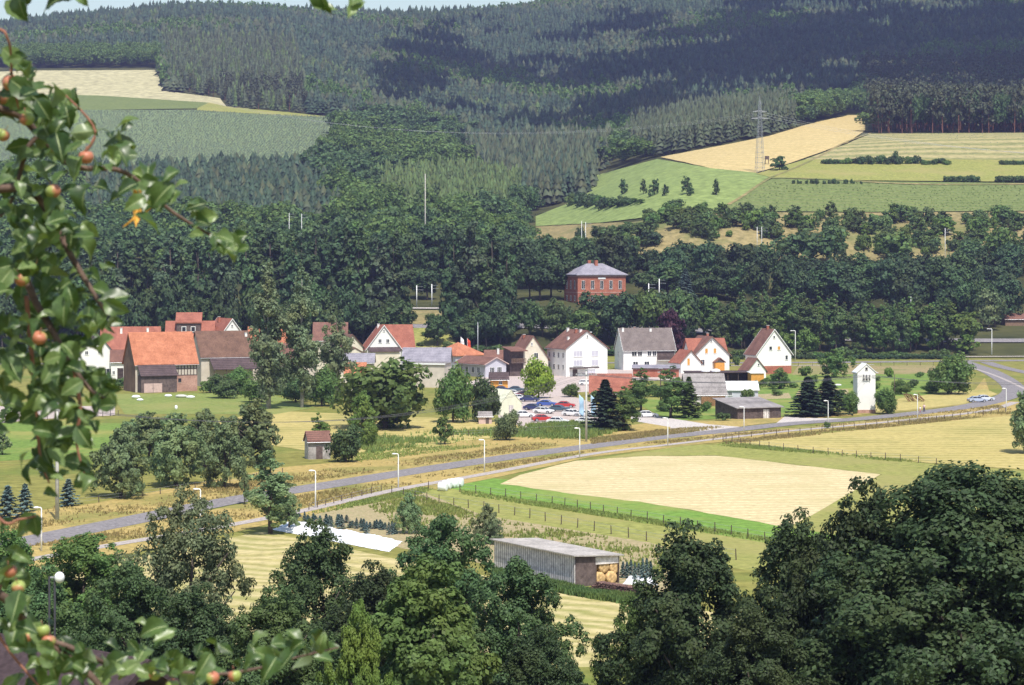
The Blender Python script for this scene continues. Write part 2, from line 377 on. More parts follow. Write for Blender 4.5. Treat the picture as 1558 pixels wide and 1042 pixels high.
sheet('green_strip', [(672, 741), (735, 726), (800, 733), (1200, 802), (1500, 852), (1500, 882), (1175, 828)], FM['grass_bright'], .018)
sheet('stubble_field', [(762, 736), (790, 722), (880, 701), (980, 694), (1090, 693), (1342, 722), (1280, 758), (1203, 803), (1000, 768)], FM['stubble'], .026, wob=.4)
sheet('grass_margin', [(900, 699), (1040, 678), (1110, 676), (1420, 706), (1620, 722), (1620, 870), (1203, 803), (1342, 722), (1090, 693), (980, 694)], FM['olive'], .030)
sheet('mown_meadow_far', [(1110, 675), (1250, 660), (1400, 645), (1530, 632), (1640, 640), (1640, 720), (1420, 705)], FM['yellow'], .034)
sheet('dry_verge_front', [(-80, 880), (-80, 838), (60, 826), (300, 780), (500, 742), (650, 719), (800, 696), (1000, 669), (1100, 659), (1250, 648), (1400, 631), (1530, 610), (1560, 612), (1545, 632), (1400, 644), (1250, 656), (1100, 672), (900, 695), (740, 730), (600, 756), (470, 785), (300, 822), (160, 850)], FM['verge'], .038, wob=.2)
sheet('dry_verge_back', [(-80, 838), (-80, 770), (0, 785), (150, 765), (300, 735), (420, 712), (560, 700), (700, 672), (900, 655), (1000, 642), (1200, 634), (1400, 612), (1480, 598), (1500, 575), (1510, 610), (1400, 624), (1200, 640), (1100, 652), (900, 677), (700, 705), (500, 736), (300, 770), (60, 818)], FM['verge'], .042, wob=.3)
sheet('dry_meadow_behind', [(330, 640), (420, 625), (760, 640), (840, 655), (700, 672), (560, 700), (430, 680), (330, 670)], FM['yellow'], .030)
sheet('lawn_bright_left', [(-80, 706), (-80, 645), (60, 640), (200, 645), (230, 690), (120, 695)], FM['lawn'], .030)
sheet('garden_soil_left', [(-80, 652), (-80, 618), (60, 618), (175, 618), (175, 632), (60, 638)], FM['gravel'], .046)
sheet('barn_lawn', [(170, 600), (400, 597), (480, 620), (420, 630), (190, 630)], FM['grass_green'], .034)
sheet('village_lawn', [(1090, 580), (1230, 566), (1420, 566), (1480, 600), (1380, 618), (1230, 632), (1130, 636), (1020, 640), (960, 610)], FM['lawn'], .030)
sheet('dry_corner', [(1290, 628), (1370, 606), (1440, 597), (1500, 592), (1518, 600), (1470, 614), (1380, 624)], FM['yellow'], .050)
sheet('bank_grass', [(1205, 570), (1215, 556), (1420, 555), (1440, 566), (1380, 569)], FM['brownstrip'], .038)
sheet('village_paving', [(690, 590), (740, 572), (860, 566), (930, 562), (1140, 564), (1130, 574), (960, 580), (900, 596), (790, 600)], FM['gravel'], .026)
sheet('car_park', [(752, 612), (790, 590), (850, 596), (905, 614), (925, 640), (880, 655), (800, 650), (760, 640)], FM['gravel'], .034)
sheet('gravel_drive', [(960, 628), (1010, 635), (1080, 646), (1130, 650), (1090, 657), (1020, 660), (1020, 650), (960, 640)], FM['gravel_white'], .054)
sheet('barn_drive', [(1195, 633), (1225, 636), (1290, 637), (1290, 639), (1190, 645), (1180, 645)], FM['gravel_white'], .054)
_, ROAD = ribbon('village_road', [(-90, 852), (50, 822), (200, 792), (350, 762), (500, 738), (650, 714), (800, 692), (900, 679), (1000, 666), (1100, 656), (1200, 645), (1300, 638), (1400, 628), (1470, 619), (1522, 607), (1542, 596), (1536, 583), (1508, 566), (1480, 556), (1462, 549)], 5.6, FM['asphalt'], .062)
ribbon('footpath', [(-60, 872), (150, 833), (300, 808), (445, 781), (600, 746), (735, 722), (900, 691), (1016, 677), (1100, 667), (1200, 656), (1300, 647), (1400, 637), (1500, 625), (1545, 612)], 2.0, FM['path'], .066)
MAINR = ribbon('main_road', [(-400, 554), (300, 553), (700, 552), (1100, 552), (1300, 551), (1480, 549), (1700, 548)], 7.5, FM['asphalt'], .058)[1]
ribbon('pavement', [(1000, 557), (1130, 556.5), (1232, 556), (1330, 555.2)], 2.2, FM['gravel_white'], .09)
ribbon('pavement', [(1330, 545), (1480, 544), (1700, 543)], 1.2, FM['path'], .07)
ribbon('kerb_path', [(1476, 559), (1510, 570), (1545, 585), (1600, 612)], .9, FM['path'], .07)
ribbon('side_road', [(1500, 551), (1530, 560), (1600, 575)], 4.0, FM['asphalt'], .074)
ribbon('upper_road', [(-200, 497), (300, 497), (640, 497), (900, 499), (1100, 506), (1270, 516), (1430, 519), (1700, 519)], 5.0, FM['asphalt'], .05)
ribbon('station_platform', [(600, 470), (640, 470), (690, 470)], 3.0, FM['gravel_white'], .05)
sheet('embankment', [(596, 495), (596, 474), (672, 474), (672, 495)], FM['scrub'], .1)
sheet('embankment', [(560, 545), (590, 501), (690, 501), (700, 545)], FM['olive'], .1)
sheet('vegetable_patch', [(1215, 594), (1290, 592), (1292, 600), (1210, 603)], FM['soil'], .04)
sheet('vegetable_patch', [(1150, 600), (1200, 598), (1205, 606), (1152, 608)], FM['soil'], .04)
# hillside
sheet('hill_grain_field', [(-60, 112), (40, 108), (236, 107), (243, 120), (250, 139), (335, 150), (345, 163), (318, 157), (150, 146), (-60, 143)], FM['gold_pale'], .1)
sheet('hill_green_field', [(-60, 143), (150, 146), (318, 157), (300, 166), (150, 168), (-60, 168)], FM['crop_dark'], .15)
sheet('hill_crop_field', [(-60, 168), (150, 168), (300, 168), (400, 174), (520, 180), (505, 270), (-60, 275)], FM['crop'], .1)
sheet('gold_field', [(1005, 240), (1100, 222), (1170, 208), (1230, 190), (1290, 176), (1318, 176), (1316, 200), (1290, 218), (1200, 250), (1150, 264), (1080, 257)], FM['gold'], .1)
sheet('hill_meadow', [(905, 268), (1000, 243), (1080, 257), (1150, 264), (1172, 270), (1108, 312), (1070, 322), (915, 340), (815, 345), (815, 330), (890, 300)], FM['hillgreen'], .1)
sheet('hill_crop_right', [(1108, 312), (1175, 273), (1300, 277), (1640, 281), (1640, 322), (1300, 324), (1070, 322)], FM['crop_dark'], .15)
sheet('hill_olive_field', [(1150, 266), (1240, 240), (1450, 243), (1640, 244), (1640, 279), (1300, 276), (1175, 272)], FM['olive'], .2)
sheet('hill_striped_field', [(1225, 244), (1290, 220), (1325, 205), (1640, 203), (1640, 246), (1450, 244)], FM['striped'], .25)
sheet('hill_scrub_ground', [(790, 385), (800, 352), (815, 346), (915, 341), (960, 340), (1070, 324), (1300, 325), (1640, 323), (1640, 400), (1200, 400), (980, 392)], FM['scrub'], .1)
sheet('hill_far_clearing', [(1185, 156), (1290, 145), (1300, 160), (1210, 168)], FM['crop'], .1)
sheet('field_corner', [(318, 157), (345, 163), (440, 172), (520, 181), (400, 175), (300, 169), (300, 166)], FM['olive'], .25)
ribbon('field_track', [(1108, 313), (1175, 271), (1240, 243), (1325, 204)], 1.6, FM['scrub'], .35)
ribbon('field_track', [(1175, 273), (1300, 277.5), (1640, 281)], 2.6, FM['scrub'], .4)
# ---------------------------------------------------------------- trees
def unit(v): return v/np.maximum(np.linalg.norm(v, axis=1, keepdims=True), 1e-9)
def rdir(n): return unit(rs.normal(size=(n, 3)))
def leaf_quads(P, N, size, asp=1.7, up=None):
    n = len(P); N = unit(N); h = unit(np.cross(N, rdir(n))) if up is None else unit(up-N*np.sum(up*N, 1, keepdims=True))
    b = np.cross(N, h); s = (size*rs.uniform(.65, 1.3, n))[:, None]
    V = np.stack([P-h*s*asp/2, P+b*s/2, P+h*s*asp/2, P-b*s/2], 1).reshape(-1, 3)
    return V, np.arange(4*n).reshape(n, 4)
def crown_pts(n, lobes, k=14, pr=.42, A=1., hollow=.5, zb=-.35):
    lobes = np.array(lobes, float); pc = []; pw = []
    for c in lobes:
        d = rdir(k*3); d = d[d[:, 2] > zb-.3*rs.rand(len(d))][:k]
        pc.append(np.concatenate([c[:3]+d*c[3]*rs.uniform(.6, .95, (len(d), 1)), (c[3]*pr*rs.uniform(.6, 1.25, len(d)))[:, None]], 1))
    pc = np.concatenate(pc); p = pc[:, 3]**2; idx = rs.choice(len(pc), n, p=p/p.sum())
    d = rdir(n); d[:, 2] = np.where(d[:, 2] < -.2, -d[:, 2]*rs.choice([1, -1], n, p=[.6, .4]), d[:, 2]); q = pc[idx]
    P = q[:, :3]+d*q[:, 3:4]*rs.uniform(.55, 1.08, (n, 1))
    cc = (lobes[:, :3]*lobes[:, 3:4]**2).sum(0)/(lobes[:, 3]**2).sum()
    N = d*.7+unit(P-cc)*.4+rdir(n)*.55
    return P, N, cc
def lobes_round(A, m=9, wob=.16, z0=.28, z1=1., rx=.5):
    L = []; zc = A*(z0+z1)/2; rz = A*(z1-z0)/2
    for i in range(m):
        d = rdir(1)[0]; r = rs.uniform(.20, .31)
        k = rs.uniform(.35, 1)
        c = np.array([d[0]*(rx-r*.85)*k*1.15, d[1]*(rx-r*.85)*k*1.15, zc+d[2]*(rz-r*.8)*k])
        L.append((*c, r*(1+wob*rs.randn()*.5)))
    L.append((0, 0, zc, .30)); return L
def lobes_wild(A, m=18, z0=0.):
    L = []; h = A*(1-z0)
    for i in range(m):
        t = (i+.5)/m; env = .5*math.sin(math.pi*min(1, .12+.88*(1-t)**.75)*.62+.25)**1.0*(1 if t < .6 else 1-(t-.6)*1.25); r = rs.uniform(.14, .25)*(1-.25*t)
        a = i*2.4+rs.uniform(-.5, .5); o = max(0, env-r*.72)*rs.uniform(.5, 1.12)
        L.append((o*math.cos(a), o*math.sin(a), A*z0+h*(t*.93+.02)-r*.1, r))
    L += [(0, 0, A*z0+h*.35, .26), (0, 0, A*z0+h*.6, .22)]; return L
def lobes_tall(A, m=12, rx=.5, z0=.12):
    L = []
    for i in range(m):
        t = (i+.5)/m; z = A*(z0+(1-z0)*t); env = rx*(1-.75*max(0, t-.55)/.45)*(.6+.4*min(1, t/.2)); r = env*rs.uniform(.45, .62)
        a = rs.uniform(0, 6.28); o = env-r
        L.append((o*math.cos(a), o*math.sin(a), min(z, A-r*.9), r))
    return L
def trunk_mesh(A, r0=.035, top=.75, limbs=5, z0=.25, mat=None, lean=0., spread=.34):
    m = MB(); h = A*top; pts = [(0, 0, -.04*A)]+[(rs.uniform(-.02, .02)+lean*t, rs.uniform(-.02, .02), h*t) for t in (.15, .35, .55, .75, 1)]
    m.tube(pts, [r0*1.35, r0, r0*.85, r0*.65, r0*.45, r0*.2], 7)
    for i in range(limbs):
        t = z0+(.85-z0)*i/max(1, limbs-1)*.8; a = rs.uniform(0, 6.28); zz = h*t
        e = (math.cos(a)*spread*(1-.4*t), math.sin(a)*spread*(1-.4*t), zz+A*.2)
        m.tube([(0, 0, zz), (e[0]*.5, e[1]*.5, zz+A*.09), e], [r0*.55, r0*.35, r0*.12], 5)
    return m
PROTO = {}
def proto(key, A, n, ls, style='round', m=9, **kw):
    """unit tree: crown 1 wide, A high"""
    if style == 'round':
        P, N, c = crown_pts(n, lobes_round(A, m, z0=kw.get('z0', .24)), kw.get('k', 14), kw.get('pr', .40)); tr = trunk_mesh(A, kw.get('r0', .03), z0=.3)
    elif style == 'wild':
        P, N, c = crown_pts(n, lobes_wild(A, m, z0=kw.get('z0', 0)), kw.get('k', 14), kw.get('pr', .36), zb=-.5); tr = trunk_mesh(A, .028, z0=.25, limbs=7)
    elif style == 'bush':
        P, N, c = crown_pts(n, lobes_round(A, m, z0=-.06), kw.get('k', 12), .42, zb=-.8); tr = trunk_mesh(A, .02, z0=.2)
    elif style == 'tall':
        P, N, c = crown_pts(n, lobes_tall(A, m, z0=kw.get('z0', .12)), kw.get('k', 9), .45, zb=-.8); tr = trunk_mesh(A, kw.get('r0', .035), top=.9, z0=.2, spread=.22)
    elif style == 'droop':
        L = lobes_wild(A, m)
        P, N, c = crown_pts(n//3, L, 10, .42); k = 3
        st = rs.uniform(.02, .16, (n//3, 1)); P = np.concatenate([P-np.array([[0, 0, 1]])*st*i*.55+rdir(len(P))*.012 for i in range(k)]); N = np.concatenate([N]*k)*[1, 1, .2]
        tr = trunk_mesh(A, .028, z0=.2)
    elif style in ('spruce', 'larch'):
        # whorled branches, drooping sprays
        nb = kw.get('nb', 90); per = n//nb; Ps = []; Ns = []
        for i in range(nb):
            t = (i/nb)**.85; z = A*(.05+.93*t); R_ = .5*(1-t)**.9*rs.uniform(.75, 1.12)+.015; a = i*2.4+rs.uniform(-.3, .3)
            u_ = rs.rand(per)**.7; dr = .16 if style == 'spruce' else .02
            x = u_*R_; w_ = .13*R_*(1.2-u_)+.01; s_ = rs.uniform(-1, 1, per)*w_*1.3
            p = np.stack([x*math.cos(a)-s_*math.sin(a), x*math.sin(a)+s_*math.cos(a), z-dr*x+.10*x*u_-rs.rand(per)*.05*R_*2], 1)
            Ps.append(p); Ns.append(np.stack([np.full(per, .35*math.cos(a)), np.full(per, .35*math.sin(a)), np.full(per, .8)], 1)+rdir(per)*.5)
        P = np.concatenate(Ps); N = np.concatenate(Ns); tr = MB(); tr.tube([(0, 0, -.05), (0, 0, A*.5), (0, 0, A*.97)], [.028, .018, .004], 6)
    elif style == 'pine':
        P, N, c = crown_pts(n, [(rs.uniform(-.2, .2), rs.uniform(-.2, .2), A*(.55+.4*i/m), .24*(1-.3*i/m)) for i in range(m)], 8, .45)
        tr = trunk_mesh(A, .022, top=.9, z0=.55)
    asp = 2.6 if style in ('droop',) else (1.9 if style in ('spruce', 'larch', 'pine') else 1.6)
    V, Q = leaf_quads(P, N, ls, asp, up=(np.tile([0, 0, -1.], (len(P), 1))+rdir(len(P))*.35) if style == 'droop' else None)
    me = np_mesh('crown', V, Q, LF['mid'])
    tm = bpy.data.meshes.new('trunk'); tm.from_pydata(tr.v, [], tr.f); tm.polygons.foreach_set('use_smooth', [True]*len(tr.f)); tm.materials.append(M['bark'])
    PROTO.setdefault(key, []).append((me, tm, A))
def plant(key, name, loc, W, H, leaf, label, cat='tree', group=None, bark='bark', vi=None):
    me, tm, A = PROTO[key][vi if vi is not None else random.randrange(len(PROTO[key]))]
    t = thing(name, label, cat, loc, random.uniform(0, 6.28), group); t.scale = (W, W, H/A)
    for nm, d, mt in (('crown', me, LF[leaf]), ('trunk', tm, M[bark])):
        o = bpy.data.objects.new(nm, d); link(o, t); o.material_slots[0].link = 'OBJECT'; o.material_slots[0].material = mt
    return t
def T(key, name, u, yb, yt, wpx, leaf, label, cat='tree', group=None, D=None, bark='bark', wy=None):
    """tree whose foot is at photo pixel (u, yb) on the ground, or at distance D"""
    if D is None: p = hit(u, yb)
    else: x = (u-CX)/F*D; p = Vector((x, D, float(height(x, D))))
    s = F/p.y; ztop = CAMZ-(yt-CY)/s
    return plant(key, name, p, wpx/s, max(.5, ztop-p.z), leaf, label, cat, group, bark)
# prototypes: near (n), middle (m), small (s)
for i in range(1): proto('near_round', .95, 150000, .0095, 'wild', m=34, k=30, pr=.26, z0=.0)
proto('near_ash', 1.0, 52000, .017, 'wild', m=18, k=20, pr=.30, z0=.0)
for i in range(3): proto('near_mid', 1.15, 62000, .0135, 'wild', m=20, k=24, pr=.28, z0=.0)
proto('near_droop', 1.15, 46000, .0125, 'wild', m=22, k=26, pr=.26)
for i in range(4): proto('mid_round', .95, 7500, .034, 'wild', m=14, z0=.10)
for i in range(2): proto('mid_bush', .75, 6000, .036, 'bush', m=10)
for i in range(2): proto('mid_tall', 2.2, 7000, .042, 'tall', m=13)
proto('poplar', 3.0, 14000, .042, 'tall', m=26, z0=.10, r0=.045, k=14)
for i in range(4): proto('belt_round', 1.35, 3000, .058, m=11, z0=-.08)
for i in range(3): proto('belt_tall', 2.3, 3000, .075, 'tall', m=14, z0=.0)
for i in range(3): proto('belt_alder', 2.6, 3400, .062, 'tall', m=16, z0=.12)
for i in range(2): proto('small', 1.0, 900, .075, 'wild', m=7, z0=.12, k=8)
for i in range(2): proto('small_bush', .7, 600, .09, 'bush', m=6)
for i in range(2): proto('spruce', 2.0, 9000, .055, 'spruce', nb=120)
proto('young_spruce', 1.5, 1500, .085, 'spruce', nb=50)
# ---- foreground and near trees (their feet are below the lower edge of the photo)
T('near_round', 'oak_tree', 1475, 0, 738, 640, 'oak', 'huge dark broadleaf tree filling the lower right corner of the photo', D=112)
T('near_mid', 'oak_tree', 1318, 0, 742, 290, 'oak', 'dark rounded crown standing out at the upper left shoulder of the huge corner tree', D=116)
T('near_mid', 'oak_tree', 1215, 0, 800, 270, 'oak', 'dark broadleaf tree leaning against the left edge of the huge corner tree', D=120)
T('near_mid', 'oak_tree', 1150, 0, 930, 240, 'oak', 'low dark tree at the bottom edge below the huge corner tree', D=108)
T('near_mid', 'broadleaf_tree', 1050, 0, 806, 290, 'oak', 'dark broadleaf tree right of the mown strip, below the wooden shed', D=125)
T('near_ash', 'walnut_tree', 645, 0, 872, 320, 'mid', 'bright green tree with hanging leaf clusters at the bottom centre', D=108)
T('near_mid', 'broadleaf_tree', 672, 0, 786, 230, 'dark', 'dark rounded tree standing just left of the long grey wooden shed', D=160)
T('near_mid', 'broadleaf_tree', 790, 0, 852, 230, 'dark', 'dark tree between the bright green tree and the mown strip', D=132)
T('near_droop', 'willow_tree', 292, 0, 748, 250, 'willow', 'grey green tree with drooping branches in front of the road', D=150)
T('near_mid', 'broadleaf_tree', 482, 0, 800, 210, 'dark', 'dark tree in front of the left end of the white plastic sheet', D=152)
T('near_mid', 'broadleaf_tree', 570, 0, 862, 200, 'oak', 'dark low tree between the drooping tree and the bright green tree', D=140)
T('near_mid', 'broadleaf_tree', 130, 0, 815, 260, 'mid', 'wide bushy tree at the left edge behind the white yard lamp', D=172)
T('near_mid', 'broadleaf_tree', 10, 0, 815, 200, 'mid', 'bushy tree cut by the left edge below the road', D=165)
T('near_mid', 'broadleaf_tree', 60, 0, 870, 230, 'dark', 'dark tree directly behind the white yard lamp', D=140)
T('near_mid', 'broadleaf_tree', 200, 0, 860, 220, 'dark', 'dark tree behind the dark roofed house at lower left', D=135)
T('near_mid', 'broadleaf_tree', 300, 0, 905, 230, 'oak', 'low dark tree below the drooping grey green tree', D=118)
T('near_ash', 'young_tree', 545, 0, 935, 120, 'light', 'light green young tree left of the bright green tree', D=100)
T('near_mid', 'broadleaf_tree', 420, 0, 900, 240, 'dark', 'dark tree behind the apple twigs at the bottom edge', D=112)
T('near_mid', 'broadleaf_tree', 975, 0, 900, 150, 'mid', 'small tree at the bottom edge beside the mown strip', D=130)
T('near_mid', 'broadleaf_tree', 820, 0, 960, 200, 'oak', 'low dark tree at the bottom edge right of the bright green tree', D=110)
# ---- orchard and valley trees
for i, (u, yb, yt, w_) in enumerate([(184, 757, 655, 98), (268, 739, 632, 100), (342, 742, 640, 84), (228, 700, 628, 80), (385, 708, 614, 108), (312, 712, 626, 78), (200, 690, 640, 60)]):
    T('mid_round', 'orchard_tree', u, yb, yt, w_, 'orchard', ['round orchard tree with a dark trunk and a ring of shade, leftmost by the road', 'orchard tree in the second place from the left, trunk visible above the verge',
      'orchard tree between the second one and the wide back one', 'orchard tree at the back left of the grove', 'wide orchard tree at the right end of the grove', 'orchard tree in the middle of the back row', 'small orchard tree at the back near the lawn'][i], group='orchard trees above the road')
T('mid_tall', 'fruit_tree', 412, 812, 686, 92, 'orchard', 'slender lopsided tree standing alone beside the white plastic sheet, crossing the road')
T('small', 'sapling', 440, 805, 750, 50, 'orchard', 'low side bush at the foot of the slender lopsided tree')
T('mid_tall', 'sapling', 372, 768, 700, 18, 'orchard', 'thin sapling on the verge left of the slender lopsided tree')
T('mid_round', 'young_tree', 622, 812, 752, 42, 'orchard', 'small soft tree in the garden right of the white sheet')
T('mid_round', 'young_tree', 743, 828, 768, 48, 'willow', 'small thin leaved tree behind the left end of the long grey shed')
T('mid_bush', 'broadleaf_tree', 588, 652, 540, 192, 'mid', 'very broad bushy tree in front of the industrial hall')
T('mid_round', 'young_tree', 553, 662, 598, 52, 'light', 'light green young tree in front of the very broad bushy tree')
T('mid_bush', 'shrub', 527, 703, 643, 68, 'dark', 'dark round shrub right of the small meadow hut')
T('mid_bush', 'shrub', 560, 680, 640, 36, 'light', 'light shrub above the dark round one')
T('mid_tall', 'young_tree', 484, 690, 628, 40, 'light', 'light thin tree just behind the small meadow hut')
T('mid_bush', 'broadleaf_tree', 690, 643, 558, 72, 'mid', 'broadleaf tree right of the very broad bushy tree, left of its darker twin')
T('mid_bush', 'broadleaf_tree', 738, 642, 574, 58, 'dark', 'darker broadleaf tree beside the pale tent')
T('small', 'young_tree', 677, 676, 634, 38, 'mid', 'small single tree in the dry meadow behind the road')
T('mid_bush', 'shrub', 771, 670, 622, 50, 'orchard', 'loose shrub at the left corner of the car park')
T('mid_bush', 'lime_green_tree', 819, 606, 546, 62, 'lime', 'bright yellow green tree above the car park')
T('mid_tall', 'birch_tree', 512, 612, 470, 62, 'willow', 'pale feathery tree right of the two poplars')
T('poplar', 'poplar_tree', 408, 622, 400, 66, 'poplar', 'left one of two tall slim poplars in front of the orange roofs', bark='bark_pale')
T('poplar', 'poplar_tree', 459, 620, 402, 58, 'poplar', 'right one of two tall slim poplars in front of the orange roofs', bark='bark_pale')
T('mid_bush', 'shrub', 490, 618, 560, 60, 'mid', 'dark bushy tree between the right poplar and the broad bushy tree')
T('mid_bush', 'shrub', 362, 600, 560, 60, 'mid', 'shrub under the lean-to roof of the brown barn')
T('mid_bush', 'shrub', 430, 600, 556, 70, 'orchard', 'loose shrub under the poplars')
T('mid_bush', 'shrub', 340, 606, 568, 60, 'alder', 'dark shrub between the brown barn and the left poplar')
T('mid_bush', 'shrub', 395, 612, 572, 66, 'mid', 'dense shrub at the foot of the left poplar')
T('mid_bush', 'shrub', 450, 612, 575, 54, 'alder', 'dense shrub between the feet of the two poplars')
T('mid_bush', 'shrub', 385, 640, 612, 56, 'shrub', 'light shrub in the dry meadow above the orchard')
T('mid_bush', 'shrub', 868, 604, 584, 34, 'mid', 'shrub below the shaded left wall of the large white house')
T('small_bush', 'shrub', 912, 612, 592, 40, 'shrub', 'loose shrub left of the plain orange red shed roof')
T('small_bush', 'shrub', 960, 612, 588, 40, 'light', 'light shrub at the right end of the plain orange red shed roof')
T('mid_bush', 'shrub', 712, 604, 580, 34, 'alder', 'shrub in front of the workshop wing')
GS = [(1165, 588), (1180, 602), (1205, 590), (1215, 612), (1240, 584), (1300, 586), (1335, 580), (1352, 574), (1390, 590), (1400, 574), (1330, 596), (1140, 622), (1160, 628), (1105, 560), (1120, 556), (1075, 626), (1010, 626), (1100, 640), (1280, 604), (1310, 575), (1225, 572), (1150, 592), (935, 622), (1060, 606)]
for gi, (u, yb) in enumerate(GS): T('small_bush', 'garden_shrub', u, yb, yb-random.uniform(8, 17), random.uniform(14, 26), random.choice(['mid', 'light', 'alder', 'shrub']), 'small rounded shrub in the gardens between the houses and the road', 'shrub', 'small shrubs in the village gardens')
for gi, (u, yb) in enumerate([(610, 520), (640, 528), (665, 515), (622, 490), (655, 488), (590, 512), (680, 530), (630, 540), (650, 512)]): T('small_bush', 'shrub', u, yb, yb-random.uniform(8, 15), random.uniform(14, 28), random.choice(['mid', 'alder', 'shrub']), 'small shrub on the grassy bank below the white railway masts', 'shrub', 'shrubs on the bank below the masts')
T('small_bush', 'shrub', 320, 598, 575, 36, 'shrub', 'low shrub at the right corner of the orange roofed barn')
T('small_bush', 'shrub', 186, 590, 572, 28, 'shrub', 'shrub at the left corner of the orange roofed barn')
T('mid_tall', 'green_bush', 948, 655, 588, 56, 'mid', 'slim green bush beside the dark spruce')
T('spruce', 'spruce_tree', 921, 655, 576, 80, 'spruce', 'dark spruce behind the flags at the car park')
T('mid_tall', 'broadleaf_tree', 975, 626, 560, 46, 'mid', 'slim broadleaf tree above the white car on the gravel drive')
T('mid_tall', 'broadleaf_tree', 1020, 636, 556, 56, 'mid', 'slim green tree left of the firewood shed')
T('spruce', 'spruce_tree', 1048, 636, 572, 50, 'mid', 'fresh green conifer in front of the firewood shed')
T('spruce', 'spruce_tree', 1229, 634, 572, 76, 'spruce', 'left one of two dark spruces left of the white tower')
T('spruce', 'spruce_tree', 1259, 632, 570, 72, 'spruce', 'right one of two dark spruces left of the white tower')
T('mid_round', 'broadleaf_tree', 1271, 574, 532, 56, 'mid', 'round tree behind the white tower beside the main road')
T('mid_round', 'fruit_tree', 1186, 592, 562, 44, 'mid', 'small fruit tree in front of the steep gabled white house')
T('mid_bush', 'shrub', 1293, 630, 596, 34, 'mid', 'dark shrub left of the white tower foot')
T('mid_bush', 'shrub', 1350, 630, 588, 48, 'mid', 'rounded shrub right of the white tower foot')
T('mid_bush', 'shrub', 1371, 600, 578, 38, 'mid', 'shrub between the tower and the large roadside tree')
T('mid_bush', 'shrub', 1418, 598, 580, 40, 'mid', 'low shrub under the left side of the large roadside tree')
T('mid_bush', 'broadleaf_tree', 1447, 600, 540, 84, 'mid', 'large dense rounded tree inside the bend of the road')
T('mid_round', 'broadleaf_tree', 1566, 690, 594, 88, 'orchard', 'tree cut by the right edge with its shade on the mown meadow')
T('small_bush', 'shrub', 1137, 612, 590, 26, 'mid', 'small shrub in front of the white roofed shed')
T('mid_bush', 'shrub', 1000, 604, 583, 40, 'mid', 'shrub behind the slim trees left of the firewood shed')
T('small_bush', 'shrub', 1258, 652, 640, 12, 'shrub', 'tuft of shrub at the foot of a lamp on the footpath')
T('small', 'fruit_tree', 12, 643, 612, 32, 'light', 'small fruit tree by the garden fence at the left edge')
T('small', 'fruit_tree', 4, 692, 655, 40, 'orchard', 'small fruit tree at the left edge below the bright lawn')
for i, (u, yb, yt, w_) in enumerate([(12, 790, 738, 50), (38, 788, 735, 42), (104, 770, 728, 44), (72, 720, 690, 34)]):
    T('young_spruce', 'blue_spruce', u, yb, yt, w_, 'blue', ['young blue spruce at the left edge', 'young blue spruce right of the one at the left edge', 'young blue spruce right of the tall concrete pole', 'small blue spruce above the others'][i], group='young blue spruces beside the road')
for i in range(34):
    u = 452+i*4.6+random.uniform(-3, 3); 
    T('young_spruce', 'young_blue_spruce', u, 795+(u-452)*.12+random.uniform(-9, 6), 0 or (780+(u-452)*.10+random.uniform(-5, 5)), random.uniform(11, 18), 'blue', 'knee high blue spruce in the planted row behind the white plastic sheet', group='planted blue spruces behind the white sheet')
for i in range(8):
    u = 948+i*6; T('young_spruce', 'young_blue_spruce', u, 882+random.uniform(-4, 4), 850+random.uniform(-3, 8), 16, 'blue', 'small blue spruce right of the open end of the long grey shed', group='blue spruces beside the long shed')
T('belt_round', 'copper_beech', 1022, 556, 462, 52, 'copper', 'dark purple leaved tree behind the red roofed house')
T('spruce', 'blue_spruce', 1043, 500, 408, 42, 'blue', 'tall greyish blue spruce right of the station masts', D=800)
# ---- wooded belt behind the village: every tree a thing
def belt(key, u0, u1, step, D, ytop, wpx, leaf, label, group, jd=14, jy=12, bark='bark'):
    u = u0
    while u < u1:
        yt = ytop(u) if callable(ytop) else ytop
        T(key, 'broadleaf_tree', u+random.uniform(-step*.3, step*.3), 0, yt+random.uniform(-jy, jy), wpx*random.uniform(.8, 1.25), leaf() if callable(leaf) else leaf, label, 'tree', group, D=D+random.uniform(-jd, jd), bark=bark); u += step*random.uniform(.8, 1.2)
ip = lambda xs, ys: (lambda u: float(np.interp(u, xs, ys)))
pick = lambda *a: (lambda: random.choice(a))
belt('belt_alder', 1085, 1455, 14, 731, ip([1085, 1120, 1180, 1240, 1300, 1400, 1455], [462, 452, 446, 450, 456, 452, 466]), 34, pick('alder', 'mid', 'mid', 'alder'), 'slim alder with a bare lower trunk in the row behind the main road', 'alders in the row behind the main road', jd=5, jy=9)
belt('belt_alder', 1110, 1440, 38, 742, 452, 42, pick('belt', 'alder'), 'leafy alder in the second rank behind the main road', 'alders in the second rank behind the main road', jd=4)
belt('belt_round', 1160, 1250, 26, 727, 492, 34, 'light', 'low light green tree right of the steep gabled house', 'low light trees behind the main road', jd=3)
T('belt_round', 'willow_tree', 1466, 0, 466, 60, 'light', 'rounded light green tree top at the right end of the alder row', D=733)
T('small', 'young_tree', 1468, 0, 508, 44, 'light', 'light green small tree at the right end of the alder row', D=728)
T('belt_round', 'broadleaf_tree', 1504, 0, 436, 46, 'orchard', 'brownish green tree left of the wooden hut at the right edge', D=770)
belt('belt_round', 880, 1090, 22, 735, ip([880, 900, 950, 1000, 1090], [456, 444, 436, 434, 434]), 52, pick('belt', 'alder', 'mid'), 'rounded tree below the brick station, behind the white houses', 'rounded trees below the brick station', jd=7, jy=7)
belt('belt_round', 735, 880, 22, 738, ip([735, 780, 820, 860, 880], [455, 440, 450, 452, 458]), 44, pick('belt', 'dark', 'alder'), 'dark tree behind the brown roofed houses', 'dark trees behind the brown roofed houses', jd=7, jy=10)
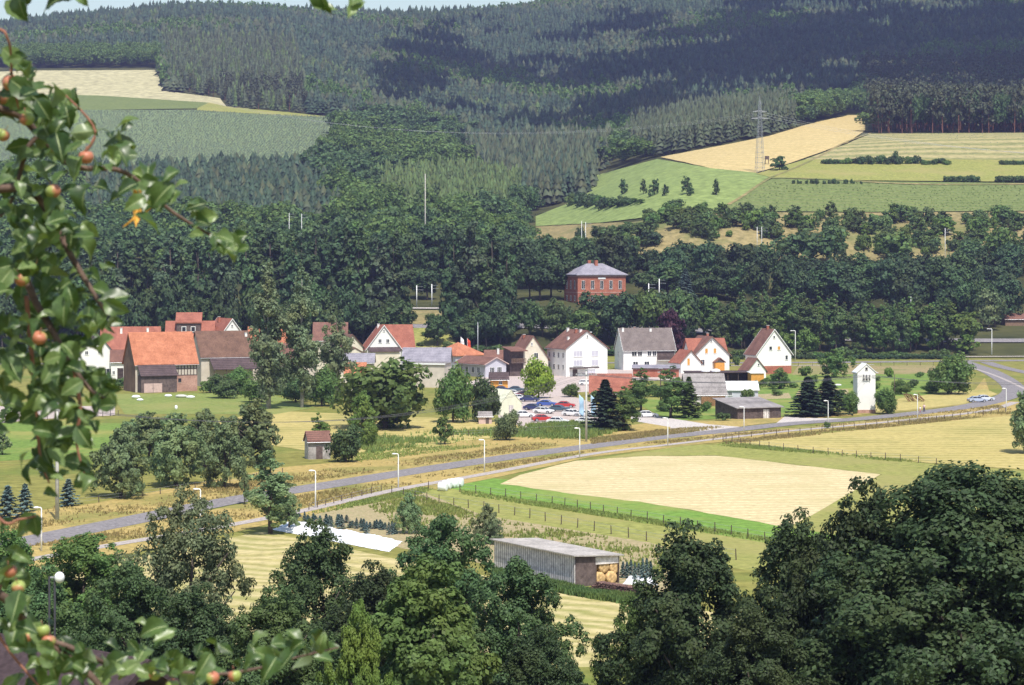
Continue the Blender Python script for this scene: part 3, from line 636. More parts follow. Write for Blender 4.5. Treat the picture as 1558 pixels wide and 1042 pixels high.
for (u, yt, w_, l_) in [(598, 352, 56, 'belt'), (575, 360, 60, 'belt2'), (545, 356, 60, 'belt'), (690, 352, 50, 'belt'), (716, 334, 62, 'belt2'), (748, 345, 56, 'belt'), (771, 372, 44, 'belt'), (700, 400, 60, 'belt'), (735, 400, 60, 'dark')]:
    T('belt_tall', 'poplar_tree', u, 0, yt, w_, l_, 'tall dark poplar rising behind the village beside the gap with the white masts', group='tall poplars beside the mast gap', D=random.uniform(736, 742))
belt('belt_round', 672, 790, 24, 730, 470, 40, pick('dark', 'belt'), 'low dark tree at the foot of the tall poplars', 'low dark trees at the foot of the poplars', jd=4, jy=14)
belt('belt_tall', 90, 560, 23, 742, ip([90, 200, 330, 450, 560], [380, 372, 355, 352, 352]), 56, pick('belt', 'belt', 'dark', 'belt2'), 'tall dark poplar in the belt behind the orange roofed barn', 'tall dark poplars behind the orange roofed barn', jd=10)
belt('belt_round', -20, 606, 26, 728, ip([0, 200, 330, 480, 606], [410, 420, 430, 425, 452]), 52, pick('belt', 'dark', 'dark'), 'dark rounded tree in the belt behind the left half of the village', 'dark rounded trees behind the left half of the village', jd=6, jy=22)
belt('belt_round', -20, 120, 30, 760, 345, 56, pick('belt', 'dark'), 'dark tree behind the apple leaves at the left', 'dark trees behind the apple leaves', jd=10)
belt('belt_round', 780, 1560, 24, 842, ip([780, 860, 960, 1000, 1060, 1110, 1180, 1240, 1290, 1400, 1560], [356, 352, 354, 372, 350, 364, 374, 396, 380, 380, 366]), 56, pick('belt', 'dark', 'belt', 'oak'), 'dark tree in the upper belt behind the brick station', 'dark trees in the upper belt behind the station', jd=16, jy=9)
belt('belt_round', 990, 1560, 27, 812, ip([990, 1040, 1200, 1400, 1560], [402, 395, 392, 392, 390]), 58, pick('dark', 'oak', 'belt'), 'dark tree of the front rank of the upper belt, right of the brick station', 'front rank of the upper belt', jd=10, jy=12)
belt('belt_round', 1440, 1560, 24, 785, 425, 44, pick('dark', 'belt'), 'dark tree above the wooden hut', 'dark trees above the wooden hut', jd=6)
belt('belt_round', 778, 862, 22, 800, 385, 48, pick('dark', 'belt'), 'dark tree left of the brick station', 'dark trees left of the brick station', jd=6)
belt('belt_round', 600, 800, 24, 860, ip([600, 680, 800], [345, 338, 350]), 54, pick('belt', 'mid', 'dark'), 'tree behind the white mast and the gap in the belt', 'trees behind the mast gap', jd=14)
belt('belt_round', 610, 668, 20, 815, 400, 40, pick('dark', 'belt'), 'dark tree right behind the two white masts', 'dark trees right behind the two white masts', jd=3)
belt('belt_round', 330, 800, 24, 868, ip([330, 620, 700, 800], [334, 338, 340, 345]), 50, pick('alder', 'mid', 'belt'), 'lighter tree in the row above the dark poplars', 'lighter trees above the dark poplars', jd=5, jy=8)
belt('small_bush', -20, 1080, 17, 720, 527, 34, pick('alder', 'mid', 'dark', 'shrub'), 'low shrub along the far side of the main road behind the village', 'low shrubs behind the village', jd=2.5, jy=6)
belt('small_bush', 1080, 1450, 15, 721, 532, 24, pick('alder', 'mid', 'shrub'), 'low shrub in the undergrowth of the alder row', 'undergrowth of the alder row', jd=2.5, jy=6)
# single trees of the hillside
for (u, yb, yt, w_) in [(949, 296, 272, 20), (979, 296, 272, 14), (996, 298, 272, 22), (1012, 299, 280, 14), (1045, 297, 268, 22), (1050, 299, 282, 12), (1090, 298, 272, 16)]:
    T('small', 'fruit_tree', u, yb, yt, w_, 'dark', 'small dark fruit tree standing on the green hill meadow', group='fruit trees on the green hill meadow')
T('small', 'hill_tree', 1186, 260, 237, 36, 'dark', 'low wide tree beside the lattice pylon on the golden field')
T('small_bush', 'shrub', 1029, 316, 302, 30, 'dark', 'dark shrub below the fruit trees of the hill meadow')
for i in range(16):
    T('small_bush', 'hedge_shrub', 872+i*7+random.uniform(-2, 2), 318-abs(i-6)*1.0+random.uniform(-3, 2), 290+i*.9+random.uniform(-3, 3), 26, random.choice(['belt', 'mid', 'dark']), 'shrub in the hedge on the left part of the green hill meadow', 'shrub', 'hedge shrubs on the hill meadow')
for i in range(26):
    u = 1254+i*7.4; T('small_bush', 'hedge_shrub', u+random.uniform(-2, 2), 251+random.uniform(-1, 1), (236 if 6 < i < 20 else 241)+random.uniform(-2, 2), 16, random.choice(['belt', 'dark', 'mid']), 'dark shrub in the hedge between the striped field and the olive field', 'shrub', 'hedge below the striped field')
T('small', 'hill_tree', 1362, 250, 229, 16, 'dark', 'small tree standing out of the hedge below the striped field')
for a, b in ((1438, 1494), (1520, 1570)):
    u = a
    while u < b: T('small_bush', 'hedge_shrub', u, 278, 266+random.uniform(-1, 1), 15, 'dark', 'dark shrub in the short hedge at the lower edge of the olive field', 'shrub', 'short hedges in the olive field'); u += 7
for i in range(9): T('small_bush', 'hedge_shrub', 1525+i*6, 252, 243, 12, 'dark', 'dark shrub in the short hedge at the right edge beside the striped field', 'shrub', 'short hedge at the right edge')
for i in range(14):
    T('small_bush', 'hedge_shrub', 1205+i*8+random.uniform(-3, 3), 281, 273+random.uniform(-3, 2), random.uniform(5, 10), 'dark', 'tiny shrub along the field track', 'shrub', 'tiny shrubs along the field track')
for i in range(250):
    u = random.uniform(985, 1570); yb = random.uniform(334, 388) if u > 1180 else random.uniform(330, 365)
    h_ = random.uniform(8, 30); T(random.choice(['small', 'small_bush', 'small']), 'scrub_tree', u, yb, yb-h_, h_*random.uniform(.8, 1.5), random.choice(['mid', 'alder', 'alder', 'light', 'shrub', 'alder']),
      'bush or low tree on the dry scrub slope above the dark belt', 'scrub tree', 'scrub trees on the dry slope')
for i in range(90):
    u = random.uniform(795, 990); D_ = random.uniform(872, 925)
    x_ = (u-CX)/F*D_; yb_ = CY-(float(height(x_, D_))-CAMZ)*F/D_; top_ = max(yb_-random.uniform(16, 44), 343-(u-795)*.04+random.uniform(0, 6))
    if yb_-top_ > 6: T(random.choice(['small', 'small_bush', 'belt_round']), 'scrub_tree', u, 0, top_, random.uniform(22, 40), random.choice(['mid', 'alder', 'belt', 'alder', 'shrub']), 'low tree or bush on the slope directly above the brick station', 'scrub tree', 'low trees above the brick station', D=D_)
# ---------------------------------------------------------------- woods that read as one mass
def far_conifer(layers, slim, seed):
    V = []; Fq = []
    for i in range(layers):
        t = i/layers; z0 = .12+.80*t; z1 = z0+1.75/layers*.9; r = slim*(1-t)**.65+.03; n = 9; b = len(V)
        V.append((0, 0, min(1, z1)))
        for k in range(n):
            a = 2*math.pi*(k+.5*(i % 2))/n; rr = r*(1.2 if k % 2 else .62)*random.uniform(.8, 1.2)
            V.append((rr*math.cos(a), rr*math.sin(a), z0-(.03 if k % 2 else -.02)))
        for k in range(n): Fq.append((b, b+1+k, b+1+(k+1) % n, b+1+(k+1) % n))
    return np.array(V), np.array(Fq)[:, :3]
def far_broad(n, ls, A):
    P, N, c = crown_pts(n, lobes_round(A, 7, z0=.02), 8, .45); V, Q = leaf_quads(P, N, ls, 1.4)
    V[:, 2] /= A; V[:, :2] *= 1.0; return V, Q
def far_pine(n, ls):
    P, N, c = crown_pts(n, [(rs.uniform(-.2, .2), rs.uniform(-.2, .2), 1.7*(.34+.56*i/6), .28) for i in range(7)], 7, .45); V, Q = leaf_quads(P, N, ls, 1.5)
    k = len(V); t = MB(); t.tube([(0, 0, 0), (0, 0, 1.3)], [.035, .02], 4, cap=False); V = np.concatenate([V, np.array(t.v)]); Q = np.concatenate([Q, np.array(t.f)+k]); V[:, 2] /= 1.7; return V, Q
TC = [far_conifer(6, .50, i) for i in range(5)]; TL = [far_conifer(4, .52, i) for i in range(4)]
TB = [far_broad(650, .075, 1.1) for i in range(5)]; TBf = [far_broad(150, .15, 1.1) for i in range(4)]; TP = [far_pine(170, .13) for i in range(4)]
def wood(name, label, cat, mat, tmpl, pts):
    if not len(pts): return
    Vs = []; Qs = []; off = 0; pts = np.array(pts); ch = rs.randint(0, len(tmpl), len(pts))
    for k, (V, Q) in enumerate(tmpl):
        p = pts[ch == k]
        if not len(p): continue
        a = rs.uniform(0, 6.28, len(p)); ca, sa = np.cos(a)[:, None], np.sin(a)[:, None]; W = p[:, 4:5]; H = p[:, 3:4]
        lean = rs.normal(0, .03, (len(p), 2))
        x = (V[None, :, 0]*ca-V[None, :, 1]*sa)*W+p[:, 0:1]+V[None, :, 2]*H*lean[:, :1]; y = (V[None, :, 0]*sa+V[None, :, 1]*ca)*W+p[:, 1:2]+V[None, :, 2]*H*lean[:, 1:]
        z = V[None, :, 2]*H+p[:, 2:3]-.3
        Vs.append(np.stack([x, y, z], 2).reshape(-1, 3)); Qs.append((Q[None]+(np.arange(len(p))*len(V))[:, None, None]+off).reshape(-1, Q.shape[1])); off += len(p)*len(V)
    o = bpy.data.objects.new(name, np_mesh(name, np.concatenate(Vs), np.concatenate(Qs), mat)); link(o); tag(o, label, cat, None, 'stuff')
    if tmpl is TP:
        o.data.materials.append(M['bark_red']); mi = np.concatenate([np.tile(np.r_[np.zeros(len(Q)-4), np.ones(4)], (ch == k).sum()) for k, (V, Q) in enumerate(tmpl)]).astype(np.int32); o.data.polygons.foreach_set('material_index', mi)
    return o
FIELDS = [[(-200, 104), (238, 104), (246, 118), (252, 139), (337, 149), (352, 165), (525, 178), (512, 222), (478, 268), (-200, 278)],
          [(900, 266), (1005, 238), (1170, 206), (1290, 174), (1322, 174), (1328, 203), (1800, 201), (1800, 405), (1190, 402), (975, 430), (800, 430), (800, 326), (885, 300), (905, 285)],
          [(1180, 158), (1290, 143), (1306, 162), (1212, 172)], [(632, 320), (668, 318), (672, 342), (632, 342)]]
SPR1 = [(130, 268), (470, 262), (520, 330), (500, 355), (120, 350)]
DEC = [(470, 215), (560, 180), (700, 200), (735, 250), (700, 300), (560, 300), (500, 300)]
LAR = [(575, 285), (700, 272), (800, 290), (790, 335), (640, 345), (580, 320)]
DPI = [(700, 225), (930, 225), (915, 300), (860, 320), (790, 320), (730, 270)]
SPR2 = [(960, 175), (1200, 168), (1215, 200), (1172, 207), (1000, 240), (960, 235)]
PIN2 = [(1312, 120), (1700, 112), (1700, 202), (1330, 204), (1316, 178)]
DEC2 = [(1205, 165), (1322, 150), (1330, 176), (1290, 176), (1225, 190)]
YNG = [(245, 60), (450, 70), (470, 178), (350, 165), (337, 149), (255, 137)]
DBR = [(-100, 88), (245, 88), (245, 106), (-100, 112)]
def noise2(x, y, s):
    return math.sin(x/s*1.3+2.1*math.sin(y/s*.9))*.5+math.sin(y/s*1.7+1.7*math.sin(x/s*.7+1))*.5
G = {k: [] for k in ('spruce', 'spruce_l', 'pine', 'larch', 'broad', 'broad_f', 'pine_near', 'dark_broad')}
D = 868.
while D < 2950:
    sp = 5.4 if D < 1500 else 6.9; nu = int(F*0+(1700)/(sp*F/D))
    us = np.linspace(-70, 1630, nu)+rs.uniform(-.42, .42, nu)*sp*F/D
    ds = D+rs.uniform(-.42, .42, nu)*sp; X = (us-CX)/F*ds; Z = height(X, ds); Y = CY-(Z-CAMZ)*F/ds
    ok = np.ones(nu, bool)
    for f in FIELDS: ok &= ~in_poly(us, Y, f)
    ok &= (Y > -70)
    cl = {n_: in_poly(us, Y, p) for n_, p in (('SPR1', SPR1), ('DEC', DEC), ('LAR', LAR), ('DPI', DPI), ('SPR2', SPR2), ('PIN2', PIN2), ('DEC2', DEC2), ('YNG', YNG), ('DBR', DBR))}
    for i in np.nonzero(ok)[0]:
        x, d, z, u, y = X[i], ds[i], Z[i], us[i], Y[i]; q = noise2(x, d, 90)+.25*random.gauss(0, 1); rnd = random.random()
        if cl['SPR1'][i]: k, h_, w_ = ('spruce' if rnd < .8 else 'pine'), random.uniform(11, 16), 7.5
        elif cl['LAR'][i]: k, h_, w_ = ('larch', random.uniform(13, 17), 5.5)
        elif cl['DPI'][i]: k, h_, w_ = ('pine' if rnd < .7 else 'spruce'), random.uniform(14, 20), 6.5
        elif cl['SPR2'][i]: k, h_, w_ = ('spruce_l', random.uniform(15, 19), 6)
        elif cl['PIN2'][i]: k, h_, w_ = ('pine_near' if rnd < .55 else 'dark_broad', random.uniform(19, 24), 9)
        elif cl['YNG'][i] and y > 138 and rnd < .35: k, h_, w_ = 'pine_near', random.uniform(13, 17), 6.5
        elif cl['YNG'][i]: k, h_, w_ = ('spruce_l' if rnd < .8 else 'larch', random.uniform(12, 16), 5.5)
        elif cl['DBR'][i] or cl['DEC2'][i]: k, h_, w_ = ('broad', random.uniform(12, 18), 12)
        elif cl['DEC'][i] or D < 1480:
            k, h_, w_ = ('broad' if q > -.2 else 'dark_broad', random.uniform(10, 20), random.uniform(13, 21))
            if rnd > .25: continue
            if D < 940: k = 'dark_broad' if rnd < .18 else 'broad'
        elif D < 1750 and 850 < u < 1250:
            k, h_, w_ = ('broad_f' if q > 0 else 'pine', random.uniform(12, 17), 9)
            if rnd > .7: continue
        else:
            if q > .75 and rnd < .6: k, h_, w_ = 'broad_f', random.uniform(12, 18), 10
            elif q > .15: k, h_, w_ = 'pine', random.uniform(9, 16), 9
            elif q < -.7: k, h_, w_ = 'larch' if rnd < .3 else 'spruce_l', random.uniform(10, 15), 8
            else: k, h_, w_ = 'spruce', random.choice([12, 14, 16, 19])*random.uniform(.85, 1.1), 8.3
        G[k].append((x, d, z, h_, w_*random.uniform(.75, 1.25)))
    D += sp
print('forest', {k: len(v) for k, v in G.items()})
wood('spruce_wood', 'dark spruce forest covering the hills behind the village', 'forest', LF['spruce'], TC, G['spruce'])
wood('young_spruce_wood', 'greyish green plantation of younger conifers on the hills', 'forest', leafmat('foliage_young_spruce', (.068, .098, .052), trans=.12), TC, G['spruce_l'])
wood('pine_wood', 'olive brown pine forest in patches on the upper hill', 'forest', LF['pine'], TL, G['pine'])
wood('larch_wood', 'light green larch plantation right of the white mast', 'forest', LF['larch'], TC, G['larch'])
wood('broadleaf_wood', 'mid green broadleaf wood on the lower slopes', 'forest', LF['mid'], TB, G['broad'])
wood('distant_broadleaf_wood', 'distant broadleaf patches between the conifers', 'forest', LF['mid'], TBf, G['broad_f'])
wood('pine_stand', 'pine stand with bare trunks above the striped field at the right', 'forest', LF['pine'], TP, G['pine_near'])
wood('dark_broadleaf_wood', 'dark broadleaf wood in the folds of the lower slope', 'forest', LF['dark'], TB, G['dark_broad'])
def crop_rows(name, label, poly, dx, dy, h0, h1, w_, mat, tm=None):
    hp = [hit(*q) for q in poly]; P = [(h.x, h.y) for h in hp]; xs = [q[0] for q in P]; ys = [q[1] for q in P]
    gx, gy = np.meshgrid(np.arange(min(xs), max(xs), dx), np.arange(min(ys), max(ys), dy)); gx = gx.ravel()+rs.normal(0, dx*.2, gx.size); gy = gy.ravel()+rs.normal(0, dy*.08, gy.size)
    k = in_poly(gx, gy, P) & (np.abs(CX+F*gx/gy-CX) < 860) & (rs.rand(gx.size) < .88); gx, gy = gx[k], gy[k]; z = height(gx, gy)+.25
    wood(name, label, 'crop', mat, tm or TL[:2], np.stack([gx, gy, z, rs.uniform(h0, h1, len(gx)), np.full(len(gx), w_)], 1))
crop_rows('tree_nursery', 'bluish green rows of knee high young trees on the hillside field at the upper left', [(-60, 169), (150, 169), (300, 169), (400, 175), (518, 181), (505, 250), (-60, 250)], 1.9, 2.5, .9, 1.5, 1.5, LF['nursery'])
crop_rows('crop_rows', 'dark green crop in rows on the wide field at the right', [(1112, 312), (1177, 275), (1300, 279), (1640, 283), (1640, 321), (1300, 323), (1075, 321)], 1.9, 3.0, .5, 1.0, 1.4, LF['shrub'])
crop_rows('vine_rows', 'green rows alternating with pale strips on the striped field', [(1235, 243), (1295, 220), (1328, 206), (1640, 204), (1640, 245), (1450, 243)], 1.6, 9.0, .5, .9, 2.0, LF['nursery'])
# ---- tufts of dry grass and weeds: nobody could count them
def tufts(name, label, polys, n, h0, h1, mat, blades=3):
    Ps = []
    per = n//len(polys)
    for poly in polys:
        w_ = [(flat(*p).x, flat(*p).y) for p in poly]; xs = [p[0] for p in w_]; ys = [p[1] for p in w_]; got = 0
        while got < per:
            x = rs.uniform(min(xs), max(xs), per); y = rs.uniform(min(ys), max(ys), per); k = in_poly(x, y, w_)
            Ps.append(np.stack([x[k], y[k], np.zeros(k.sum())], 1)); got += k.sum()
    P = np.concatenate(Ps); nz = np.sin(P[:, 0]/7+2*np.sin(P[:, 1]/5))+np.sin(P[:, 1]/11+P[:, 0]/17)+rs.normal(0, .8, len(P)); P = P[nz > .1]
    n = len(P); P = np.repeat(P, blades, 0)+rs.normal(0, .12, (n*blades, 3))*[1, 1, 0]
    a = rs.uniform(0, 6.28, len(P)); d = np.stack([np.cos(a), np.sin(a), 0*a], 1); h_ = rs.uniform(h0, h1, (len(P), 1)); ln = rs.normal(0, .25, (len(P), 3))*[1, 1, 0]*h_
    V = np.stack([P-d*.10*h_/h1*1.6, P+d*.10*h_/h1*1.6, P+ln+np.array([[0, 0, 1]])*h_], 1).reshape(-1, 3)
    o = bpy.data.objects.new(name, np_mesh(name, V, np.arange(len(V)).reshape(-1, 3), mat)); link(o); tag(o, label, 'grass', None, 'stuff')
GD = leafmat('dry_grass_blades', (.36, .28, .10), .3, .3, (.30, .30, .08)); GG = leafmat('green_grass_blades', (.22, .27, .07), .35, .3, (.28, .28, .08)); GR = leafmat('rust_grass_blades', (.34, .27, .11), .3, .3, (.26, .26, .08))
tufts('dry_grass', 'tall dry grass on the verges of the road and the footpath', [
    [(40, 832), (300, 784), (500, 747), (650, 723), (800, 700), (1000, 672), (1100, 662), (1300, 643), (1520, 617), (1530, 622), (1300, 645), (1100, 666), (900, 688), (735, 719), (600, 743), (445, 777), (300, 804), (150, 829)],
    [(0, 812), (0, 775), (200, 765), (420, 725), (700, 690), (850, 668), (850, 679), (500, 729), (200, 785)],
    [(900, 668), (1000, 655), (1100, 648), (1100, 652), (900, 676)], [(1100, 672), (1300, 650), (1540, 622), (1540, 630), (1300, 656), (1105, 677)]], 26000, .12, .42, GR)
tufts('tall_grass', 'greenish tall grass along the fences and ditches', [
    [(700, 745), (1175, 820), (1175, 827), (700, 752)], [(470, 785), (640, 752), (660, 745), (640, 742), (470, 780)], [(1105, 673), (1420, 704), (1420, 708), (1090, 678)],
    [(540, 690), (700, 668), (880, 650), (900, 660), (700, 684), (540, 705)]], 16000, .12, .36, GG)
tufts('weeds', 'weeds and garden rows on the brown soil behind the long shed', [[(640, 755), (740, 788), (1040, 838), (1010, 880), (900, 840), (760, 815), (600, 800), (560, 770)]], 7000, .2, .45, GG)
for i, (poly, n_) in enumerate([([(755, 880), (900, 895), (990, 915), (1030, 935), (1030, 925), (990, 905), (880, 888), (765, 870)], 1)]):
    tufts('nettle_strip', 'rank green weeds along the foot of the long grey shed', [[(752, 869), (874, 896), (900, 903), (1000, 913), (1060, 925), (1060, 936), (990, 926), (870, 906), (750, 880)]], 5000, .3, .7, LF['shrub'], 5)
tufts('meadow_weeds', 'green weeds below the car park and the trees', [[(520, 660), (700, 655), (900, 648), (950, 655), (900, 668), (700, 672), (560, 690)], [(800, 648), (935, 640), (960, 655), (820, 662)]], 9000, .4, .9, leafmat('weed_blades', (.16, .21, .06), .35, .3), 4)
# ---------------------------------------------------------------- buildings
def fmat(face, w, l):
    """matrix mapping (u, outward, z) of a face to the building's own axes"""
    if face == 'f': return Matrix(((1, 0, 0, 0), (0, -1, 0, -l/2), (0, 0, 1, 0), (0, 0, 0, 1)))
    if face == 'b': return Matrix(((-1, 0, 0, 0), (0, 1, 0, l/2), (0, 0, 1, 0), (0, 0, 0, 1)))
    if face == 'r': return Matrix(((0, 1, 0, w/2), (1, 0, 0, 0), (0, 0, 1, 0), (0, 0, 0, 1)))
    return Matrix(((0, -1, 0, -w/2), (-1, 0, 0, 0), (0, 0, 1, 0), (0, 0, 0, 1)))
def mbox(m, u0, u1, o0, o1, z0, z1): m.box(u0, u1, o0, o1, z0, z1)
def window(root, face, w, l, u, z, ww, wh, frame='whitemetal', bars=1, shutter=None, name='window', dpth=.0):
    m = MB(); m.M = fmat(face, w, l); f = .07; o = .05+dpth
    m.box(u-ww/2, u-ww/2+f, .0, o, z, z+wh); m.box(u+ww/2-f, u+ww/2, .0, o, z, z+wh)
    m.box(u-ww/2+f, u+ww/2-f, .0, o, z, z+f); m.box(u-ww/2+f, u+ww/2-f, .0, o, z+wh-f, z+wh)
    for i in range(bars):
        x = u-ww/2+ww*(i+1)/(bars+1); m.box(x-f/2, x+f/2, .0, o, z+f, z+wh-f)
    fr = m.build(name, M[frame], root)
    g = MB(); g.M = fmat(face, w, l); g.box(u-ww/2+f, u+ww/2-f, .002, .025+dpth, z+f, z+wh-f)
    g.build('pane', M['glass'] if not shutter else M[shutter], fr)
    s = MB(); s.M = fmat(face, w, l); s.box(u-ww/2-.08, u+ww/2+.08, .001, .12, z-.07, z-.002); s.build('sill', M['concrete'], fr)
    return fr
def door(root, face, w, l, u, ww, wh, mat='boards_brown', z=0):
    m = MB(); m.M = fmat(face, w, l); m.box(u-ww/2, u+ww/2, .0, .05, z+.02, z+wh)
    d = m.build('door', M[mat], root)
    h = MB(); h.M = fmat(face, w, l); h.box(u+ww/2-.15, u+ww/2-.08, .05, .11, z+1.0, z+1.12); h.build('handle', M['dark_metal'], d); return d
def chev(w, he, hr, ov, t, pk=0.):
    sl = (hr-he)/(w/2); a = w/2+ov; zb = he-ov*sl
    return [(-a, zb+.003), (pk, hr+.003), (a, zb+.003), (a, zb+t), (pk, hr+t*1.15), (-a, zb+t)]
def root_at(name, label, cat, u, yb, rot, w, l, D=None, z0=None, group=None):
    if D is None: D0 = F*CAMZ/(yb-CY)
    else: D0 = D
    a = R(rot); hd = abs(w/2*math.sin(a))+abs(l/2*math.cos(a)); Dc = D0+hd
    x = (u-CX)/F*Dc
    return thing(name, label, cat, (x, Dc, float(height(x, Dc)) if z0 is None else z0), a, group)
def gable(name, label, u, yb, w, l, he, hr, rot, wall='white', roof='roof_brown', ov=.5, t=.22, wins=(), chims=(), doors=(), base=None, cat='house', D=None, z0=None, group=None, hip=0., trim=None, asym=0.):
    """w,l,he,hr in photo pixels at that distance; ridge runs along local y"""
    s = F/D if D else (yb-CY)/CAMZ
    w, l, he, hr = w/s, l/s, he/s, hr/s
    r = root_at(name, label, cat, u, yb, rot, w, l, D, z0, group)
    m = MB()
    if hip:
        h = hip*w; q = [(-w/2, -l/2), (w/2, -l/2), (w/2, l/2), (-w/2, l/2)]; m.prism_z(q, -.3, he); m.build('wall', M[wall], r)
        a, b = w/2+ov, l/2+ov; c = MB(); rz = hr
        c.add([(-a, -b, he+.003), (a, -b, he+.003), (a, b, he+.003), (-a, b, he+.003), (-a, -b, he+t), (a, -b, he+t), (a, b, he+t), (-a, b, he+t), (0, -l/2+h, rz), (0, l/2-h, rz)],
              [(3, 2, 1, 0), (0, 1, 5, 4), (1, 2, 6, 5), (2, 3, 7, 6), (3, 0, 4, 7), (4, 5, 8), (5, 6, 9, 8), (6, 7, 9), (7, 4, 8, 9)])
        rf = c.build('roof', M[roof], r)
    else:
        m.prism_y([(-w/2, -.3), (w/2, -.3), (w/2, he), (0, hr), (-w/2, he)], -l/2, l/2); m.build('wall', M[wall], r)
        c = MB(); c.prism_y(chev(w, he, hr, ov, t), -l/2-ov*.7, l/2+ov*.7); rf = c.build('roof', M[roof], r)
        g = MB(); sl = (hr-he)/(w/2)
        for sx in (-1, 1): g = MB(); g.tube([(sx*(w/2+ov+.06), -l/2-.3, he-ov*sl), (sx*(w/2+ov+.06), l/2+.3, he-ov*sl)], .07, 6); g.build('gutter', M['grey_metal'], r)
        if trim:
            bm_ = MB(); k = chev(w, he, hr, ov+.02, t+.02)
            for y0, y1 in ((-l/2-ov*.7-.06, -l/2-ov*.7-.004), (l/2+ov*.7+.004, l/2+ov*.7+.06)):
                bm_ = MB(); bm_.prism_y(k, y0, y1); bm_.build('barge_board', M[trim], r)
    if base:
        hb, bmat = base; hb /= s; p = MB()
        p.box(-w/2-.04, w/2+.04, -l/2-.04, l/2+.04, -.3, hb); p.build('plinth', M[bmat], r)
    for (ff, uu, zz, ww, wh, *kw) in wins:
        k = kw[0] if kw else {}
        window(r, ff, w, l, uu/s, zz/s, ww/s, wh/s, **k)
    for d in doors: door(r, d[0], w, l, d[1]/s, d[2]/s, d[3]/s, *(d[4:]))
    for (cx, cy, hh, cm) in chims:
        cx /= s; cy /= s; k = MB(); zt = hr-(abs(cx)/(w/2))*(hr-he)
        k.box(cx-.3, cx+.3, cy-.3, cy+.3, zt-.5, zt+hh/s); ch = k.build('chimney', M[cm], rf)
        k = MB(); k.box(cx-.37, cx+.37, cy-.37, cy+.37, zt+hh/s, zt+hh/s+.1); k.build('chimney_cap', M['concrete'], ch)
    r['_s'] = s; del r['_s']
    return r, w, l, he, hr, s
def mono(name, label, u, yb, w, l, hf, hb, rot, wall='boards_grey', roof='roof_grey', ov=.4, cat='shed', open_front=False, fascia=None, D=None, z0=None):
    """single-pitch building, front face (-y) height hf, back hb; sizes in px"""
    s = F/D if D else (yb-CY)/CAMZ; w, l, hf, hb = w/s, l/s, hf/s, hb/s
    r = root_at(name, label, cat, u, yb, rot, w, l, D, z0); t = .14
    if open_front:
        for x0, x1, y0, y1 in ((-w/2, -w/2+.12, -l/2, l/2-.12), (w/2-.12, w/2, -l/2, l/2-.12), (-w/2, w/2, l/2-.12, l/2)):
            m = MB(); za = hf+(hb-hf)*((y0+l/2)/l); zb = hf+(hb-hf)*((y1+l/2)/l)
            m.add([(x0, y0, -.2), (x1, y0, -.2), (x1, y1, -.2), (x0, y1, -.2), (x0, y0, za), (x1, y0, za), (x1, y1, zb), (x0, y1, zb)], [(3, 2, 1, 0), (4, 5, 6, 7), (0, 1, 5, 4), (1, 2, 6, 5), (2, 3, 7, 6), (3, 0, 4, 7)])
            m.build('wall', M[wall], r)
        n = max(2, int(w/2.6))
        for i in range(n+1):
            x = -w/2+.08+(w-.16)*i/n; m = MB(); m.box(x-.07, x+.07, -l/2+.0, -l/2+.14, -.2, hf-.01); m.build('post', M['timber'], r)
    else:
        m = MB(); m.add([(-w/2, -l/2, -.3), (w/2, -l/2, -.3), (w/2, l/2, -.3), (-w/2, l/2, -.3), (-w/2, -l/2, hf), (w/2, -l/2, hf), (w/2, l/2, hb), (-w/2, l/2, hb)],
            [(3, 2, 1, 0), (4, 5, 6, 7), (0, 1, 5, 4), (1, 2, 6, 5), (2, 3, 7, 6), (3, 0, 4, 7)]); m.build('wall', M[wall], r)
    sl = (hb-hf)/l; m = MB(); a = w/2+ov; y0 = -l/2-ov; y1 = l/2+ov; z0_ = hf-ov*sl+.003; z1_ = hb+ov*sl+.003
    m.add([(-a, y0, z0_), (a, y0, z0_), (a, y1, z1_), (-a, y1, z1_), (-a, y0, z0_+t), (a, y0, z0_+t), (a, y1, z1_+t), (-a, y1, z1_+t)],
          [(3, 2, 1, 0), (4, 5, 6, 7), (0, 1, 5, 4), (1, 2, 6, 5), (2, 3, 7, 6), (3, 0, 4, 7)]); m.build('roof', M[roof], r)
    if fascia:
        m = MB(); m.box(-a-.03, a+.03, y0-.06, y0-.003, z0_-.15, z0_+t+.06); m.build('fascia', M[fascia], r)
    return r, w, l, hf, hb, s
def leanto(root, face, w, l, u0, u1, z1, z0, depth, roof, wall=None, s=1, wz=0, posts=0):
    """lean-to roof on one face (metres); wall = material of the closed front"""
    m = MB(); m.M = fmat(face, w, l)
    m.add([(u0, .0, z1), (u1, .0, z1), (u1, depth, z0), (u0, depth, z0), (u0, .0, z1+.16), (u1, .0, z1+.16), (u1, depth, z0+.14), (u0, depth, z0+.14)],
          [(3, 2, 1, 0), (4, 5, 6, 7), (0, 1, 5, 4), (1, 2, 6, 5), (2, 3, 7, 6), (3, 0, 4, 7)]); m.build('lean_to_roof', M[roof], root)
    if wall:
        m = MB(); m.M = fmat(face, w, l); m.box(u0+.2, u1-.2, .0, depth-.45, -.2, z0-.02+.1); m.build('lean_to_wall', M[wall], root)
    for i in range(posts):
        x = u0+.2+(u1-u0-.4)*i/max(1, posts-1); m = MB(); m.M = fmat(face, w, l); m.box(x-.08, x+.08, depth-.35, depth-.2, -.2, z0+.02); m.build('post', M['timber'], root)
ORW = dict(shutter='wood_orange', bars=0)
